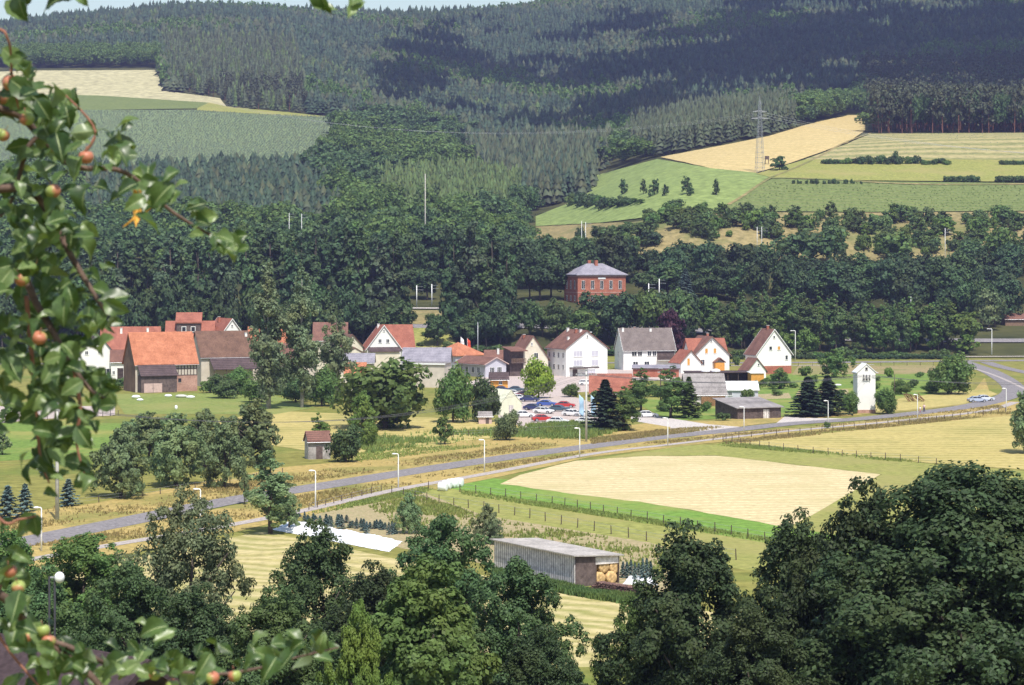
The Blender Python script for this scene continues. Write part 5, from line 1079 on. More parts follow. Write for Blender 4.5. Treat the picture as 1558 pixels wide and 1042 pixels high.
# ---------------------------------------------------------------- lamps, poles, masts, wires
def lamp_proto(h=4.8, arm=.5, r_=.07, nm='street_lamp'):
    t = thing(nm, 'x', 'street lamp', (0, 0, 0)); m = MB(); m.tube([(0, 0, -.1), (0, 0, h*.5), (0, 0, h-.15), (-.1, 0, h-.02), (-arm, 0, h)], [r_*1.4, r_*1.2, r_, r_, r_*.9], 8); m.build('pole', M['whitemetal'], t, True)
    m = MB(); m.ball((-arm-.05, 0, h-.02), .26, 1.3, .7, .45, 12, 8); m.build('lamp_head', M['whitemetal'], t, True); return t
def copy_tree(o, parent=None):
    c = o.copy(); C.objects.link(c); c.parent = parent
    for ch in o.children: copy_tree(ch, c)
    return c
lp = lamp_proto()
LL = [(63, 839, 'white lamp at the far left end of the footpath'), (305, 806, 'white lamp whose head just shows above the grey green drooping tree'), (480, 773, 'white lamp right of the lopsided tree'), (606, 743, 'white lamp on the footpath left of the wrapped bales'), (737, 718, 'white lamp on the footpath at the left corner of the stubble field'),
      (882, 697, 'white lamp left of the tall concrete pole by the car park'), (1016, 679, 'white lamp on the footpath below the gravel drive'), (1132, 659, 'white lamp in front of the dark field barn'), (1260, 648, 'white lamp in front of the two dark spruces'), (1396, 637, 'white lamp right of the white tower'), (1531, 626, 'white lamp where the footpath meets the bend at the right')]
for i, (u, y, lb) in enumerate(LL):
    o = lp if i == 0 else copy_tree(lp); o.location = flat(u, y); o.rotation_euler = (0, 0, 0); tag(o, lb, 'street lamp', 'white lamps along the footpath')
lp2 = lamp_proto(9.3, 1.2, .11)
for i, (u, y, lb) in enumerate([(1509, 545, 'tall street lamp by the road junction at the right'), (1210, 549, 'tall street lamp on the main road right of the steep gabled house'), (893, 552, 'tall street lamp behind the large white house')]):
    o = lp2 if i == 0 else copy_tree(lp2); o.location = flat(u, y); o.rotation_euler = (0, 0, R(0 if i < 2 else 180)); tag(o, lb, 'street lamp', 'tall lamps on the main road')
pt = thing('yard_lamp', 'white yard lamp on two dark posts rising above the bushes at lower left', 'lamp', (0, 0, 0)); p = P3(78, 880, 118); gz = float(height(p.x, p.y)); pt.location = (p.x, p.y, gz)
for x in (-.1, .18): m = MB(); m.tube([(x, 0, 0), (x, 0, p.z-gz+.1)], .06, 8); m.build('post', M['dark_metal'], pt)
m = MB(); m.ball((.42, 0, p.z-gz+.05), .3, .9, .9, 1.0, 12, 8); m.build('lamp_head', M['whitemetal'], pt, True)
m = MB(); m.box(-.12, .34, -.04, .04, p.z-gz+.02, p.z-gz+.1); m.build('lamp_arm', M['grey_metal'], pt)
M['pale_wood'] = plain('pale_weathered_wood', (.42, .40, .35), .8, .15, 1)
def pole(label, u, y, ytop, arm, mat='concrete', r_=.16, rz=0, D=None, name='utility_pole'):
    b = flat(u, y) if D is None else Vector(((u-CX)/F*D, D, float(height((u-CX)/F*D, D)))); top = CAMZ-(ytop-CY)/F*b.y; h = top-b.z
    t = thing(name, label, 'utility pole', tuple(b), rz); m = MB(); m.tube([(0, 0, -.2), (0, 0, h)], [r_*1.3, r_*.8], 10); m.build('pole', M[mat], t, True)
    tips = []
    if arm:
        m = MB(); m.box(-arm, arm, -.2, -.08, h-1.0, h-.88); m.box(-arm*.8, arm*.8, -.2, -.08, h-.15, h-.03); m.build('crossarm', M['grey_metal'], t)
        for x in (-arm*.9, -arm*.45, arm*.45, arm*.9):
            m = MB(); m.tube([(x, -.14, h-.88), (x, -.14, h-.68)], .06, 8); m.build('insulator', M['concrete'], t); tips.append(Vector((b.x+x, b.y-.14, top-.66)))
    return t, tips
t1, tipA = pole('tall grey concrete utility pole by the road at the left', 87, 791, 612, 1.0, 'concrete', .2)
t2, tipB = pole('tall pale utility pole with two crossarms beside the car park', 892, 672, 562, 1.9, 'concrete', .17)
pole('thin dark pole behind the inn roofs', 727, 556, 490, 0, 'grey_metal', .12)
pole('thin dark wooden pole on the lawn right of the white tower', 1361, 610, 569, 0, 'timber', .08)
pole('wooden pole between the slim trees behind the gravel drive', 1005, 620, 560, .6, 'timber', .12)
pole('tall white radio mast in front of the larch plantation', 647, 0, 264, 0, 'pale_wood', .22, D=905, name='radio_mast')
def mast(u, D, ytop, label, twin=None):
    x = (u-CX)/F*D; gz = float(height(x, D)); h = CAMZ-(ytop-CY)/F*D-gz; t = thing('railway_mast', label, 'railway mast', (x, D, gz)); m = MB(); m.tube([(0, 0, 0), (0, 0, h)], [.19, .15] if D < 800 and u < 1100 else [.10, .08], 8); m.build('pole', M['whitemetal'], t, True)
    m = MB(); m.box(0, 2.4, -.05, .05, h-1.6, h-1.5); m.box(0, 2.2, -.05, .05, h-.5, h-.42); m.build('bracket_arm', M['grey_metal'], t)
for u, D, yt, lb in [(634, 792, 434, 'left white railway mast in the gap between the poplars'), (657, 794, 432, 'right white railway mast in the gap between the poplars'), (987, 795, 431, 'shorter railway mast right of the brick station'), (1003, 796, 424, 'taller railway mast right of the brick station with a lamp'),
                     (885, 888, 336, 'white mast top above the belt left of the hill meadow'), (891, 890, 338, 'second white mast top beside the one left of the hill meadow'), (1152, 880, 345, 'left white mast top on the dry scrub slope'), (1159, 880, 345, 'right white mast top on the dry scrub slope'), (1438, 878, 347, 'white mast top on the dry scrub slope at the right'), (1386, 760, 451, 'white mast top between the alders'),
                     (440, 905, 324, 'left small white mast top among the dark trees at the left'), (459, 905, 325, 'right small white mast top among the dark trees at the left')]:
    mast(u, D, yt, lb)
def wire(label, a, b, sag, r_=.022, mat='wire', name='power_line', group=None):
    pts = [a*(1-t)+b*t-Vector((0, 0, sag*4*t*(1-t))) for t in [i/24 for i in range(25)]]
    m = MB(); m.tube(pts, r_, 4); o = m.build(name, M[mat]); tag(o, label, 'wire', group); return o
for i in range(4): wire('overhead wire between the left concrete pole and the pale pole by the car park', tipA[i], tipB[i], 4.5, .016, group='wires left of the car park pole')
tw = flat(1315, 629); tb = Vector((tw.x, tw.y-.4, CAMZ-(572-CY)/F*tw.y))
for i in range(3): wire('overhead wire between the pale pole and the white tower', tipB[i], tb+Vector((-.6+.6*i, 0, .3*(i % 2))), 1.6, .03, group='wires between the pale pole and the tower')
for i in range(2): wire('overhead wire leaving the white tower to the right', tb+Vector((1.6, .5, .2*i)), P3(1700, 572+6*i, 470), 1.4, .035, group='wires right of the tower')
# lattice pylon
pb = hit(1156, 263); ph = (263-145)/F*pb.y; pyl = thing('lattice_pylon', 'tall grey lattice power pylon on the edge of the golden field', 'pylon', tuple(pb), R(10)); m = MB(); H_ = ph
def wd(z): return 1.55*(1-z/H_)+.28
for k in range(14):
    z0, z1 = H_*.93*k/14, H_*.93*(k+1)/14; a_, b_ = wd(z0), wd(z1); c0 = [(-a_, -a_, z0), (a_, -a_, z0), (a_, a_, z0), (-a_, a_, z0)]; c1 = [(-b_, -b_, z1), (b_, -b_, z1), (b_, b_, z1), (-b_, b_, z1)]
    for i in range(4):
        m.tube([c0[i], c1[i]], .07, 4); m.tube([c0[i], c1[(i+1) % 4]], .035, 3); m.tube([c0[(i+1) % 4], c1[i]], .035, 3); m.tube([c1[i], c1[(i+1) % 4]], .05, 3)
m.build('lattice', M['grey_metal'], pyl)
for j, (z, ln) in enumerate(((H_*.79, 3.2), (H_*.70, 4.0))):
    m = MB(); m.tube([(-ln, 0, z), (0, 0, z+.5), (ln, 0, z)], .12, 4); m.tube([(-ln, 0, z), (ln, 0, z)], .1, 4); m.build('crossarm', M['grey_metal'], pyl)
m = MB(); m.tube([(0, 0, H_*.92), (0, 0, H_)], [.12, .06], 6); m.build('tip', M['grey_metal'], pyl)
pt_ = pb+Vector((0, 0, H_*.76))
for i, dx in enumerate((-3.4, 0, 3.4)):
    wire('faint high voltage wire crossing the wooded hillside to the left of the pylon', pt_+Vector((dx*.3, 0, (i-1)*.9)), P3(335, 157+i*1.5, 1250)+Vector((0, 0, 0)), 12, .02, 'wire_pale', group='high voltage wires left of the pylon')
    wire('high voltage wire running from the pylon to the right edge', pt_+Vector((dx*.3, 0, (i-1)*.9)), P3(1720, 238+i*2, 850), 4, .03, 'wire_pale', group='high voltage wires right of the pylon')
st = hit(1167, 251); hs = thing('hunting_stand', 'small dark raised hunting hide on posts between the pylon and the low tree', 'hunting stand', tuple(st)); m = MB()
for x in (-.7, .7):
    for y in (-.7, .7): m = MB(); m.tube([(x*1.2, y*1.2, 0), (x, y, 2.6)], .09, 5); m.build('leg', M['timber'], hs)
m = MB(); m.box(-.9, .9, -.9, .9, 2.6, 4.2); m.build('cabin', M['boards_dark'], hs)
# fences
def fence(label, pts, sp=2.9, h=1.15, pm='timber', wires=2, pr=.07, name='post_fence'):
    P = [flat(*p) for p in pts]; t = thing(name, label, 'fence', tuple(P[0])); o0 = P[0]; prev = None; tops = []
    for a_, b_ in zip(P[:-1], P[1:]):
        n = max(1, round((b_-a_).length/sp))
        for i in range(n): tops.append(a_.lerp(b_, i/n)-o0)
    tops.append(P[-1]-o0); tops = tops[:100]
    pm_ = MB(); pm_.tube([(0, 0, -.1), (0, 0, h)], [pr, pr*.85], 6); po = pm_.build('post', M[pm], t); po.location = tops[0]; base_sz = 1
    for q in tops[1:]:
        c = po.copy(); C.objects.link(c); c.parent = t; c.location = q; c.rotation_euler = (random.uniform(-.05, .05), random.uniform(-.05, .05), 0); c.scale = (1, 1, random.uniform(.88, 1.08))
    for k in range(wires):
        m = MB(); z = h*(.9-.4*k); m.tube([q+Vector((0, 0, z)) for q in tops], .012 if pm != 'rail' else .05, 4); m.build('fence_wire', M['grey_metal'], t)
fence('wooden post fence between the green strip and the olive meadow', [(652, 744), (724, 751), (840, 767), (960, 788), (1088, 810), (1190, 828)], 3.2)
fence('lower wooden post fence between the olive meadow and the garden rows', [(596, 752), (668, 766), (783, 784), (904, 808), (1040, 834), (1120, 852)], 3.6)
fence('fence of small posts around the far mown meadow', [(1100, 672), (1170, 683), (1260, 692), (1370, 702), (1425, 707)], 3.4)
fence('fence of small posts between the verge and the far mown meadow', [(1085, 670), (1200, 661), (1300, 652), (1400, 643), (1530, 627)], 3.4, 1.1)
fence('low fence in front of the orchard trees', [(110, 770), (190, 760), (270, 748), (350, 737), (430, 722)], 4, 1.0)
fence('brown garden fence at the left edge behind the bright lawn', [(-30, 645), (60, 640), (120, 636), (180, 632)], 2.0, 1.2)
fence('low fence with small posts below the car park', [(690, 665), (780, 660), (880, 655), (960, 655)], 3.2, 1.1)
fence('fence behind the slender lopsided tree along the footpath', [(580, 748), (520, 763), (470, 776)], 3, .9)
fence('wire fence beside the main road above the brown bank', [(1215, 557), (1300, 557), (1420, 556)], 4, 1.1)
m = MB(); p0, p1 = flat(1110, 547.5), flat(1460, 546.5)
hd = p0
for i in range(40):
    u = 1112+i*9; T('small_bush', 'hedge_shrub', u, 546.5, 539+random.uniform(-1, 1), 14, 'belt', 'clipped shrub in the low hedge under the alder row', 'shrub', 'low hedge under the alder row')
# ---------------------------------------------------------------- flags
def flag(label, u, yb, yt, cols, mat, D=None):
    b = flat(u, yb); h = CAMZ-(yt-CY)/F*b.y; t = thing('flag', label, 'flag', tuple(b), R(random.uniform(-20, 20))); m = MB(); m.tube([(0, 0, 0), (0, 0, h)], [.06, .04], 8); m.build('flagpole', M['whitemetal'], t)
    m = MB(); vs = []; nn = 10; L_ = cols
    for j in range(nn+1):
        z = h-.15-L_*j/nn
        for k in range(4): x = .05+k*.32*(1-.35*abs(j/nn-.5)); vs.append((x, .12*math.sin(j*.9+k*1.3), z-.25*k))
    m.add(vs, [(j*4+k, j*4+k+1, j*4+k+5, j*4+k+4) for j in range(nn) for k in range(3)]); o = m.build('flag_cloth', mat, t, True)
    md = o.modifiers.new('s', 'SOLIDIFY'); md.thickness = .02
fl1 = plain('pale_blue_cloth', (.42, .60, .78), .8, .05, 1); fl2 = plain('red_cloth', (.62, .08, .04), .8, .05, 1)
flag('left pale blue and white banner on a pole at the car park', 881, 648, 599, 3.6, fl1); flag('right pale blue and white banner on a pole at the car park', 899, 649, 600, 3.6, fl1)
flag('limp red flag above the hipped inn roof', 711, 562, 514, 2.6, fl2); flag('limp white flag beside the red flag', 701, 562, 512, 2.2, M['plastic_white'])
# ---------------------------------------------------------------- cars
def car(u, y, rot, col, label, estate=False):
    mt = M.get('paint_'+str(col)) or plain('paint', col, .25, .03, 1, spec=.6); M['paint_'+str(col)] = mt
    t = thing('parked_car', label, 'car', tuple(flat(u, y)), R(rot), 'cars parked at the inn'); L_, W_ = 2.15, .82
    body = [(-L_, .42), (-L_+.05, .30), (-1.72, .26), (-1.62, .52), (-1.45, .62), (-1.22, .62), (-1.05, .52), (-.95, .26), (.92, .26), (1.02, .52), (1.2, .62), (1.42, .62), (1.6, .52), (1.7, .26), (L_-.05, .30), (L_, .45), (L_-.02, .68), (1.9, .78), (.95, .90), (-1.3, .93), (-2.0, .88), (-L_+.02, .8)]
    m = MB(); m.M = Matrix.Rotation(0, 4, 'Z')
    vs = [(x, -W_*(1 if z > .4 else .97), z) for x, z in body]+[(x, W_*(1 if z > .4 else .97), z) for x, z in body]; n = len(body)
    m.add(vs, [tuple(range(n)), tuple(range(2*n-1, n-1, -1))]+[(i, i+n, (i+1) % n+n, (i+1) % n) for i in range(n)]); bd = m.build('body', mt, t)
    bv = bd.modifiers.new('b', 'BEVEL'); bv.width = .05; bv.segments = 2; bv.limit_method = 'ANGLE'
    rr = (-1.95, -1.6) if estate else (-1.75, -1.0)
    def frus(x0b, x1b, x0t, x1t, zb, zt, wb, wt, nm, mm):
        q = MB(); q.add([(x0b, -wb, zb), (x1b, -wb, zb), (x1b, wb, zb), (x0b, wb, zb), (x0t, -wt, zt), (x1t, -wt, zt), (x1t, wt, zt), (x0t, wt, zt)], [(3, 2, 1, 0), (4, 5, 6, 7), (0, 1, 5, 4), (1, 2, 6, 5), (2, 3, 7, 6), (3, 0, 4, 7)]); return q.build(nm, mm, t)
    frus(rr[0], .95, rr[1], .35, .90, 1.30, .77, .64, 'windows', M['glass']); frus(rr[1]-.02, .37, rr[1]+.08, .27, 1.301, 1.37, .65, .58, 'roof', mt)
    q = MB()
    for x0, x1 in ((.92, .34), (rr[0]+.02, rr[1]), (-.35, -.33)):
        for sy in (-1, 1): q.tube([(x0, sy*.775, .9), (x1, sy*.645, 1.32)], .035, 4)
    q.build('pillars', mt, t)
    for sx in (-1.33, 1.31):
        for sy in (-1, 1):
            m = MB(); m.tube([(sx, sy*.62, .31), (sx, sy*.83, .31)], .31, 16); wh = m.build('wheel', M['dark_metal'], t); m = MB(); m.tube([(sx, sy*.831, .31), (sx, sy*.85, .31)], .19, 12); m.build('rim', M['grey_metal'], wh)
    for sy in (-1, 1):
        m = MB(); m.box(L_-.06, L_+.01, sy*.6-.14, sy*.6+.14, .52, .66); m.build('headlight', M['whitemetal'], t); m = MB(); m.box(-L_-.01, -L_+.06, sy*.6-.14, sy*.6+.14, .56, .70); m.build('taillight', fl2, t)
    m = MB(); m.box(L_-.02, L_+.07, -.78, .78, .36, .48); m.box(-L_-.07, -L_+.02, -.78, .78, .36, .48); m.build('bumper', M['dark_metal'], t)
    return t
W_, RD, BL, DB, DT, WR = (.80, .80, .79), (.45, .035, .03), (.05, .10, .35), (.03, .04, .12), (.06, .10, .13), (.20, .04, .06)
for c in [(827, 629, -28, W_, 'white saloon in the middle of the car park, nose to the right'), (832, 618, -12, BL, 'blue car behind the white saloon'), (806, 611, -10, DB, 'dark blue car by the trunk of the yellow green tree'), (781, 602, -8, W_, 'white car at the back beside the tent'), (799, 604, -12, WR, 'dark red car at the back under the tree'),
          (860, 620, -8, RD, 'bright red car right of the blue one'), (851, 626, -20, DT, 'dark teal car in front of the bright red one'), (871, 633, -35, W_, 'white car just left of the banners'), (890, 634, -40, W_, 'white car between the two banners'), (826, 641, 10, RD, 'red car at the front edge of the car park'),
          (849, 645, -14, W_, 'white car at the front edge beside the red one'), (797, 635, 8, W_, 'white car at the front left corner'), (892, 645, -6, W_, 'white car at the foot of the pale pole'), (764, 596, -5, DB, 'dark car in front of the orange stall'), (985, 635, 4, W_, 'white car parked alone on the gravel drive'),
          (1487, 612, 12, (.42, .48, .60), 'pale blue car on the dry grass inside the bend, left one'), (1498, 610, 14, (.62, .66, .72), 'pale silver car on the dry grass inside the bend, right one')]: car(*c)
car(893, 586, 5, W_, 'white car behind the red roofed shed', True)
for c in [(812, 624, -20, DB, 'dark car left of the white saloon'), (786, 596, -6, DT, 'dark car at the very back beside the tent'), (790, 609, -8, W_, 'white car beside the tent corner')]: car(*c)
# ---------------------------------------------------------------- people by the road
def person(label, u, y, h, shirt, leg, hair, rz=0):
    t = thing('person', label, 'person', tuple(flat(u, y)), R(rz)); s_ = h/1.75
    J = [(0, 0, .95, .14), (0, 0, 1.15, .13), (0, 0, 1.38, .15), (0, 0, 1.50, .055), (0, -.01, 1.58, .085), (0, -.01, 1.67, .09), (0, 0, 1.73, .05)]
    E = [(i, i+1) for i in range(6)]
    for sx in (-1, 1):
        b = len(J); J += [(sx*.10, 0, .88, .095), (sx*.11, -.03, .50, .062), (sx*.12, sx*.06, .10, .042), (sx*.12, sx*.06-.14, .04, .035)]; E += [(0, b), (b, b+1), (b+1, b+2), (b+2, b+3)]
        b = len(J); J += [(sx*.19, 0, 1.40, .055), (sx*.26, .02, 1.15, .042), (sx*.24, -.12, .93, .03), (sx*.235, -.17, .86, .028)]; E += [(2, b), (b, b+1), (b+1, b+2), (b+2, b+3)]
        h_ = b+3
        for k in range(5): bb = len(J); J.append((sx*(.235+.012*(k-2)), -.20-.004*k, .80+.012*abs(k-2), .008)); E.append((h_, bb))
    me = bpy.data.meshes.new('body'); me.from_pydata([(x*s_, y_*s_, z*s_) for x, y_, z, r_ in J], E, []); o = bpy.data.objects.new('body', me); link(o, t)
    md = o.modifiers.new('skin', 'SKIN'); 
    for i, v in enumerate(me.skin_vertices[0].data): v.radius = (J[i][3]*s_, J[i][3]*s_); v.use_root = (i == 0)
    o.modifiers.new('sub', 'SUBSURF').levels = 1; o.modifiers['sub'].render_levels = 2
    me.materials.append(plain('skin', (.52, .32, .24), .6, .05, 3))
    m = MB(); m.ball((0, .02*s_, 1.70*s_), .105*s_, 1, 1.05, 1, 12, 8); m.build('hair', plain('hair', hair, .8, .1, 4), t, True)
    m = MB(); m.tube([(0, 0, .90*s_), (0, 0, 1.15*s_), (0, 0, 1.36*s_), (0, 0, 1.47*s_)], [.18*s_, .165*s_, .205*s_, .09*s_], 14)
    for sx in (-1, 1): m.tube([(sx*.17*s_, 0, 1.41*s_), (sx*.265*s_, .02*s_, 1.16*s_)], [.08*s_, .06*s_], 10)
    m.build('shirt', plain('shirt', shirt, .8, .05, 3), t, True)
    m = MB()
    for sx in (-1, 1): m.tube([(sx*.09*s_, 0, .97*s_), (sx*.11*s_, -.03*s_, .50*s_), (sx*.12*s_, sx*.06*s_, .10*s_)], [.115*s_, .085*s_, .07*s_], 10)
    m.build('trousers', plain('trousers', leg, .8, .05, 3), t, True)
    m = MB(); m.ball((0, -.11*s_, 1.63*s_), .018*s_, 1, 1.3, 1, 8, 6)
    for sx in (-1, 1): m.ball((sx*.035*s_, -.095*s_, 1.665*s_), .012*s_, 1, 1, 1, 6, 5)
    m.build('face_features', plain('face', (.3, .15, .12), .6, .05, 3), t, True)
person('person with dark hair and a pale pink top standing by the road', 1406, 627, 1.75, (.70, .50, .48), (.08, .07, .10), (.03, .02, .02), -20)
person('shorter person in a white top left of the dark haired one', 1400, 628, 1.35, (.75, .70, .68), (.50, .25, .25), (.12, .07, .04), 30)
# ---------------------------------------------------------------- roof of the nearest house
D0 = 70.; 
def nr(u, y, D): return P3(u, y, D)
nh = thing('near_house', 'dark purplish brown shingle roof of a near house filling the lower left corner', 'house', (0, 0, 0))
A_, B_ = nr(-330, 905, 74), nr(228, 1003, 66); nh.location = ((A_.x+B_.x)/2, (A_.y+B_.y)/2, float(height((A_.x+B_.x)/2, 70))-1); o_ = Vector(nh.location)
d_ = (B_-A_); n2_ = Vector((d_.y, -d_.x, 0)).normalized()
C_, E_ = B_+n2_*5.2+Vector((0, 0, -3.1)), A_+n2_*5.2+Vector((0, 0, -3.1)); C2, E2 = B_-n2_*5.2+Vector((0, 0, -3.1)), A_-n2_*5.2+Vector((0, 0, -3.1))
m = MB(); q = [v-o_ for v in (A_, B_, C_, E_, C2, E2)]; q += [v-Vector((0, 0, .25)) for v in q]
m.add(q, [(0, 3, 2, 1), (0, 1, 4, 5), (6, 7, 8, 9), (6, 11, 10, 7), (1, 2, 8, 7), (4, 1, 7, 10), (0, 6, 9, 3), (5, 11, 6, 0), (3, 9, 8, 2), (4, 10, 11, 5)])
m.build('roof', rows_mat('purple_shingles', (.045, .030, .034), (.065, .045, .048), axis='X', period=.5, dark=.9, patch=.5, sc=8), nh)
m = MB(); q = [v-o_ for v in (A_.lerp(B_, .03)+n2_*4.6, B_.lerp(A_, .03)+n2_*4.6, B_.lerp(A_, .03)-n2_*4.6, A_.lerp(B_, .03)-n2_*4.6)]; zt = min(v.z for v in q)-3.1
m.add([(v.x, v.y, -2) for v in q]+[(v.x, v.y, zt) for v in q], [(3, 2, 1, 0), (4, 5, 6, 7), (0, 1, 5, 4), (1, 2, 6, 5), (2, 3, 7, 6), (3, 0, 4, 7)]); m.build('wall', M['cream'], nh)
# ---------------------------------------------------------------- apple tree in the foreground
at = thing('apple_tree', 'apple tree whose leafy twigs with green and reddish apples frame the left edge', 'tree', (-2.9, 3.6, float(height(-2.9, 3.6))))
O_ = Vector(at.location)
def A3(u, y, d): return P3(u, y, d)-O_
rr = random.Random(11)
def branch(pts, r0, r1, mat='bark'):
    m = MB(); c = spline([tuple(A3(*p)) for p in pts], 6); n = len(c); m.tube(c, [r0+(r1-r0)*i/(n-1) for i in range(n)], 7); m.build('branch', M[mat], at, True); return c
M['bark_apple'] = plain('apple_bark', (.13, .085, .065), .85, .35, 40); M['bark_twig'] = plain('reddish_twig', (.30, .13, .085), .7, .2, 60)
m = MB(); m.tube([(0, 0, -.3), (.05, .05, .8), (-.05, .1, 1.7), (.1, .2, 2.6)], [.17, .14, .12, .08], 12)
tp = Vector((.05, .1, 1.6))
for e in ((-200, 150, 4.4), (-200, 330, 4.5), (-200, 480, 4.4), (-200, 820, 4.3), (-200, 20, 4.3)): m.tube([(0, .06, 1.2+.1*(1-e[1]/900)), A3(-260, e[1], 4.0), A3(*e)], [.06, .035, .022], 7)
m.tube([tp, A3(-100, -160, 4.2), A3(200, -120, 4.5), A3(560, -80, 4.8)], [.05, .03, .02, .008], 7)
m.build('trunk', M['bark_apple'], at, True)
BR = [([(-200, 150, 4.4), (0, 165, 4.45), (60, 205, 4.5), (110, 252, 4.5), (190, 262, 4.55), (262, 322, 4.6), (330, 363, 4.6), (352, 374, 4.6)], .009, .0018),
      ([(-200, 330, 4.5), (20, 285, 4.5), (80, 335, 4.5), (106, 385, 4.45), (145, 450, 4.4), (165, 480, 4.4)], .011, .003),
      ([(-200, 480, 4.4), (0, 400, 4.5), (60, 470, 4.45), (100, 540, 4.4), (135, 590, 4.4), (175, 615, 4.4)], .010, .003),
      ([(40, 450, 4.5), (50, 560, 4.5), (56, 640, 4.5), (62, 700, 4.5), (75, 735, 4.5)], .005, .0018),
      ([(110, 545, 4.4), (122, 620, 4.4), (116, 670, 4.4), (128, 720, 4.4)], .005, .0015),
      ([(-200, 820, 4.3), (0, 905, 4.35), (40, 950, 4.4), (85, 985, 4.4), (140, 1030, 4.4), (170, 1070, 4.4)], .010, .006),
      ([(60, 968, 4.4), (120, 990, 4.4), (180, 1015, 4.45), (250, 1020, 4.5), (330, 1026, 4.5), (400, 1015, 4.5), (440, 1003, 4.5), (515, 985, 4.5)], .006, .0018),
      ([(-200, 20, 4.3), (-20, 40, 4.3), (12, 60, 4.3), (18, 110, 4.35), (28, 165, 4.4)], .0035, .0015),
      ([(-60, -120, 4.3), (10, -40, 4.4), (70, -25, 4.4), (130, -30, 4.4)], .006, .003),
      ([(300, -110, 4.6), (470, -60, 4.7), (540, -20, 4.7)], .006, .003),
      ([(60, 205, 4.5), (40, 230, 4.5), (20, 300, 4.5), (0, 330, 4.5)], .006, .003), ([(-60, 700, 4.4), (0, 790, 4.4), (30, 790, 4.4), (55, 785, 4.4)], .004, .0015),
      ([(110, 252, 4.5), (145, 200, 4.5), (95, 140, 4.5)], .004, .0015), ([(0, 890, 4.35), (-5, 960, 4.4), (60, 1045, 4.4)], .004, .002)]
for p, a_, b_ in BR: branch(p, a_, b_, 'bark_twig' if a_ < .006 else 'bark_apple')
# leaves: (centre x, y, spread x, y, count)
ZN_ = [(22, 85, 14, 22, 5), (42, 100, 14, 30, 5), (30, 150, 32, 40, 16), (62, 165, 20, 30, 7), (90, 175, 25, 30, 9), (105, 230, 45, 38, 24), (180, 235, 32, 22, 12), (215, 290, 34, 30, 13), (262, 290, 32, 28, 9), (300, 325, 16, 34, 7), (335, 370, 28, 16, 9),
       (20, 270, 30, 36, 16), (60, 330, 50, 50, 30), (100, 360, 36, 40, 16), (30, 400, 40, 50, 26), (90, 440, 50, 50, 24), (140, 460, 34, 40, 14), (165, 480, 14, 20, 4), (40, 500, 55, 50, 30), (110, 530, 42, 44, 22),
       (100, 590, 40, 36, 22), (155, 600, 28, 26, 13), (60, 600, 34, 44, 20), (70, 670, 22, 26, 11), (72, 720, 16, 26, 8), (118, 670, 14, 34, 8), (130, 640, 24, 18, 6), (128, 725, 8, 18, 4), (15, 560, 22, 50, 12), (20, 640, 20, 26, 5),
       (15, 880, 26, 34, 12), (30, 940, 30, 30, 12), (60, 975, 40, 30, 14), (25, 800, 26, 12, 4), (110, 1010, 50, 30, 14), (190, 1020, 55, 22, 13), (250, 990, 40, 26, 10), (310, 1010, 50, 26, 12), (400, 1010, 40, 22, 9), (440, 985, 28, 16, 6), (500, 990, 22, 12, 4), (60, 1035, 50, 16, 8),
       (24, 12, 10, 12, 2), (112, 2, 16, 8, 3), (60, -4, 16, 8, 2), (491, 4, 7, 9, 2), (540, 8, 7, 12, 2), (436, -2, 6, 8, 1), (92, 140, 14, 10, 3), (183, 186, 16, 6, 2)]
def leaf_geo(k):
    n = 9; vs = []; L_ = 1.0
    cur = k*.55
    for i in range(n+1):
        t = i/n; wv_ = .33*math.sin(math.pi*min(1, t**.85*1.0))**.85*(1.15-.5*t)+(.0 if 0 < i < n else 0); z = -cur*(t-.35)**2
        ed = .018*((i % 2)*2-1)
        for sx in (-1, -.52, -.045, .045, .52, 1): vs.append((sx*(wv_+(ed if abs(sx) == 1 and 0 < i < n else 0)), t*L_, z+abs(sx)*wv_*(.30+.25*k)+(.035+.02*k)*math.sin(8*t+sx*3+k)*abs(sx)-(.012 if abs(sx) < .1 else 0)))
    fs = [(i*6+j, i*6+j+1, i*6+j+7, i*6+j+6) for i in range(n) for j in (0, 1, 3, 4)]+[(i*6+2, i*6+3, i*6+9, i*6+8) for i in range(n)]
    return vs, fs
LG = [leaf_geo(k) for k in (.0, .5, 1., 1.6)]
bpts = [Vector(q) for p, a_, b_ in BR for q in spline([tuple(A3(*v)) for v in p], 8)]
lm = MB(); pet = MB(); MIDS = []; toL = Vector((0, -1, .15))
def add_leaf(c, size, dark=False, yellow=None):
    vs, fs = rr.choice(LG); d = Vector((rr.gauss(0, 1), rr.gauss(0, .6), -abs(rr.gauss(.5, .6)))).normalized()
    n_ = Vector((rr.gauss(0, .45), -1+rr.gauss(0, .5), .75+rr.gauss(0, .5))).normalized()
    x_ = d.cross(n_).normalized(); n_ = x_.cross(d).normalized(); Mx = Matrix((( x_.x, d.x, n_.x, c.x), (x_.y, d.y, n_.y, c.y), (x_.z, d.z, n_.z, c.z), (0, 0, 0, 1))) @ Matrix.Scale(size, 4) @ Matrix.Translation((0, -.5, 0))
    tgt = yellow or lm; MIDS.append(len(tgt.f)+36); tgt.M = Mx; tgt.add(vs, fs); tgt.M = Matrix.Identity(4)
    base = Mx @ Vector((0, 0, 0)); nb = min(bpts, key=lambda q: (q-base).length_squared)
    if (nb-base).length < .06: lm.tube([base, base.lerp(nb, .5)+Vector((0, 0, .006)), nb], [.0009, .0011, .0014], 4)
for (u, y, sx, sy, n) in ZN_:
    for i in range(int(n*1.2)): add_leaf(A3(u+rr.gauss(0, sx*.62), y+rr.gauss(0, sy*.62), rr.uniform(4.25, 4.75)), rr.choice([.034, .042, .050, .060])*rr.uniform(.85, 1.15))
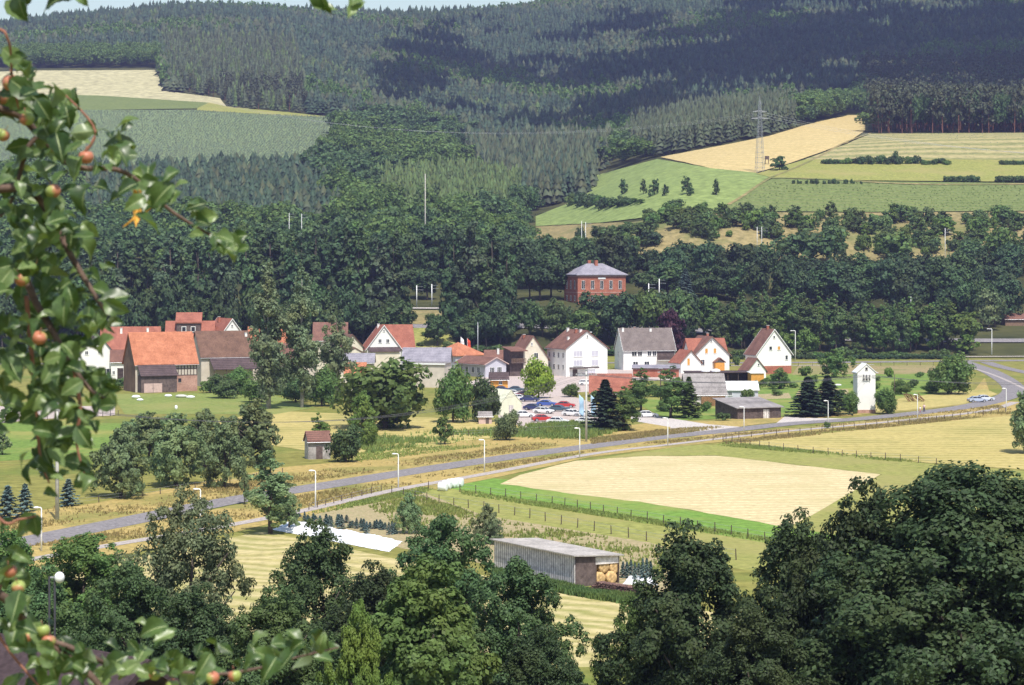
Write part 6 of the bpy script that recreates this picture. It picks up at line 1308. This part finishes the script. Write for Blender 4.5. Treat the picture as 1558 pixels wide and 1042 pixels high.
# glossy apple leaf material with vein-like mottling
lmt, nt, b = newmat('apple_leaf', .36, .5)
g = nt.nodes.new('ShaderNodeNewGeometry'); cr = ramp(nt, g.outputs['Random Per Island'], (.022, .05, .016), (.20, .28, .10), 0, 1, (.08, .14, .045))
cr = mix(nt, cr, ramp(nt, noise(nt, 60, 4), (.6, .6, .55), (1.15, 1.15, 1.1), .3, .7), 1.0, 'MULTIPLY')
bf = mix(nt, cr, mix(nt, cr, (.30, .36, .22), .5), g.outputs['Backfacing']); nt.links.new(bf, b.inputs['Base Color'])
tr = nt.nodes.new('ShaderNodeBsdfTranslucent'); nt.links.new(mix(nt, cr, (.25, .40, .03), .35), tr.inputs[0]); ms = nt.nodes.new('ShaderNodeMixShader'); ms.inputs[0].default_value = .32
nt.links.new(b.outputs[0], ms.inputs[1]); nt.links.new(tr.outputs[0], ms.inputs[2]); nt.links.new(ms.outputs[0], nt.nodes['Material Output'].inputs[0])
lo = lm.build('foliage', lmt, at, True)
lo.data.materials.append(plain('leaf_midrib', (.30, .36, .16), .5, .1, 40)); mi = np.zeros(len(lm.f), np.int32)
for k in MIDS: mi[k:k+9] = 1
lo.data.polygons.foreach_set('material_index', mi)
yl = MB()
for i in range(3):
    vs, fs = LG[3]; c = A3(208+i*2, 318, 4.5); yl.M = Matrix.Translation(c) @ Matrix.Rotation(R(8*i-4), 4, 'Y') @ Matrix.Rotation(R(-90), 4, 'X') @ Matrix.Rotation(R(60*i), 4, 'Y') @ Matrix.Scale(.075, 4) @ Matrix.Scale(.45, 4, (1, 0, 0)) @ Matrix.Translation((0, -.5, 0)); yl.add(vs, fs)
w_ = yl.build('withered_leaf', plain('withered_leaf', (.75, .36, .06), .7, .5, 120), at, True); w_['label'] = 'withered orange yellow curled leaf'
am, nt, b = newmat('apple_skin', .42, .4)
tc = nt.nodes.new('ShaderNodeTexCoord'); oi = nt.nodes.new('ShaderNodeObjectInfo')
n_ = noise(nt, 12, 3, 'obj'); ad = nt.nodes.new('ShaderNodeMath'); ad.operation = 'ADD'; sx = nt.nodes.new('ShaderNodeSeparateXYZ'); nt.links.new(tc.outputs['Object'], sx.inputs[0]); mm = nt.nodes.new('ShaderNodeMath'); mm.operation = 'MULTIPLY_ADD'; nt.links.new(sx.outputs['X'], mm.inputs[0]); mm.inputs[1].default_value = .9; nt.links.new(n_, mm.inputs[2])
nt.links.new(mm.outputs[0], ad.inputs[0]); nt.links.new(oi.outputs['Random'], ad.inputs[1])
nt.links.new(ramp(nt, ad.outputs[0], (.30, .36, .10), (.45, .17, .10), .93, 1.65), b.inputs['Base Color'])
AP = [(17, 126, 4.4, .040), (88, 222, 4.4, .036), (131, 239, 4.4, .034), (81, 291, 4.4, .034), (4, 205, 4.4, .032), (41, 181, 4.42, .034), (33, 143, 4.42, .034), (3, 148, 4.5, .034), (47, 397, 4.4, .030), (60, 514, 4.35, .034), (15, 869, 4.35, .032), (28, 893, 4.35, .032), (66, 959, 4.35, .030), (74, 975, 4.35, .032), (235, 1027, 4.4, .026), (323, 1031, 4.4, .032), (357, 1028, 4.4, .030), (42, 968, 4.4, .026), (34, 425, 4.4, .034), (262, 1042, 4.4, .03)]
pm = MB(); n = 16; prof = []
for j in range(11):
    ph = math.pi*j/10; r_ = math.sin(ph)*(1+.06*math.cos(ph)); z = math.cos(ph)*.92-(.32*math.exp(-(ph/.42)**2))+(.14*math.exp(-((math.pi-ph)/.3)**2)); prof.append((r_*.5, z*.5))
vs = [(r_*math.cos(2*math.pi*k/n), r_*math.sin(2*math.pi*k/n), z) for r_, z in prof for k in range(n)]
pm.add(vs, [(j*n+k, (j+1)*n+k, (j+1)*n+(k+1) % n, j*n+(k+1) % n) for j in range(10) for k in range(n)]); a0 = None
for (u, y, d, sz) in AP:
    if a0 is None: o = a0 = pm.build('apple', am, at, True); s0 = MB(); s0.tube([(0, 0, .3), (.03, 0, .55), (.05, .02, .75)], [.03, .025, .035], 6); st0 = s0.build('stalk', M['bark_twig'], o, True)
    else: o = a0.copy(); C.objects.link(o); o.parent = at; c_ = st0.copy(); C.objects.link(c_); c_.parent = o
    o.location = A3(u, y, d); o.scale = (sz*.87,)*3; o.rotation_euler = (rr.uniform(-.5, .5), rr.uniform(-.5, .5), rr.uniform(0, 6))
# unseen cumulus added to shade the right hand hills, puffs scattered to dapple its shadow
cm_, nt, b = newmat('shade_cloud', .95, .0); b.inputs['Base Color'].default_value = (.85, .86, .88, 1)
m = MB(); r2 = random.Random(5)
for i in range(420):
    x = max(-1.7, min(1.9, r2.gauss(0, 1))); y = max(-1.8, min(1.8, r2.gauss(0, 1))); k = max(.25, 1.15-.32*math.hypot(x, y))
    m.ball((690+x*370, 1640+y*280+x*60, 1000+r2.uniform(0, 60)), 44*k*r2.uniform(.5, 1.5), 1.3, 1.1, .45, 16, 10)
for i in range(0): m.ball((20+r2.gauss(0, 130), 1980+r2.gauss(0, 60), 1010), r2.uniform(25, 70), 1.5, 1, .4, 12, 8)
o = m.build('shade_cloud', cm_, None, True); tag(o, 'unseen cumulus added high above the right hand hills to shade them', 'shade_cloud', None, 'stuff')
# ---------------------------------------------------------------- summer haze in the air
hm = bpy.data.materials.new('haze'); hm.use_nodes = True; nt = hm.node_tree; nt.nodes.clear(); pv = nt.nodes.new('ShaderNodeVolumePrincipled'); ou = nt.nodes.new('ShaderNodeOutputMaterial')
pv.inputs['Color'].default_value = (.52, .54, 1.0, 1); pv.inputs['Density'].default_value = .00010; pv.inputs['Anisotropy'].default_value = .2
nt.links.new(pv.outputs[0], ou.inputs['Volume'])
m = MB(); m.box(-11000, 11000, -420, 14500, -5, 330); o = m.build('haze', hm); tag(o, kind='stuff', label='pale bluish summer haze hanging over the valley', cat='haze')
for o in bpy.data.objects:
    if o.parent is None and len(str(o.get('label', '')).split()) > 16: print('LONG', o.name, o['label'])
print('objects', len(bpy.data.objects))
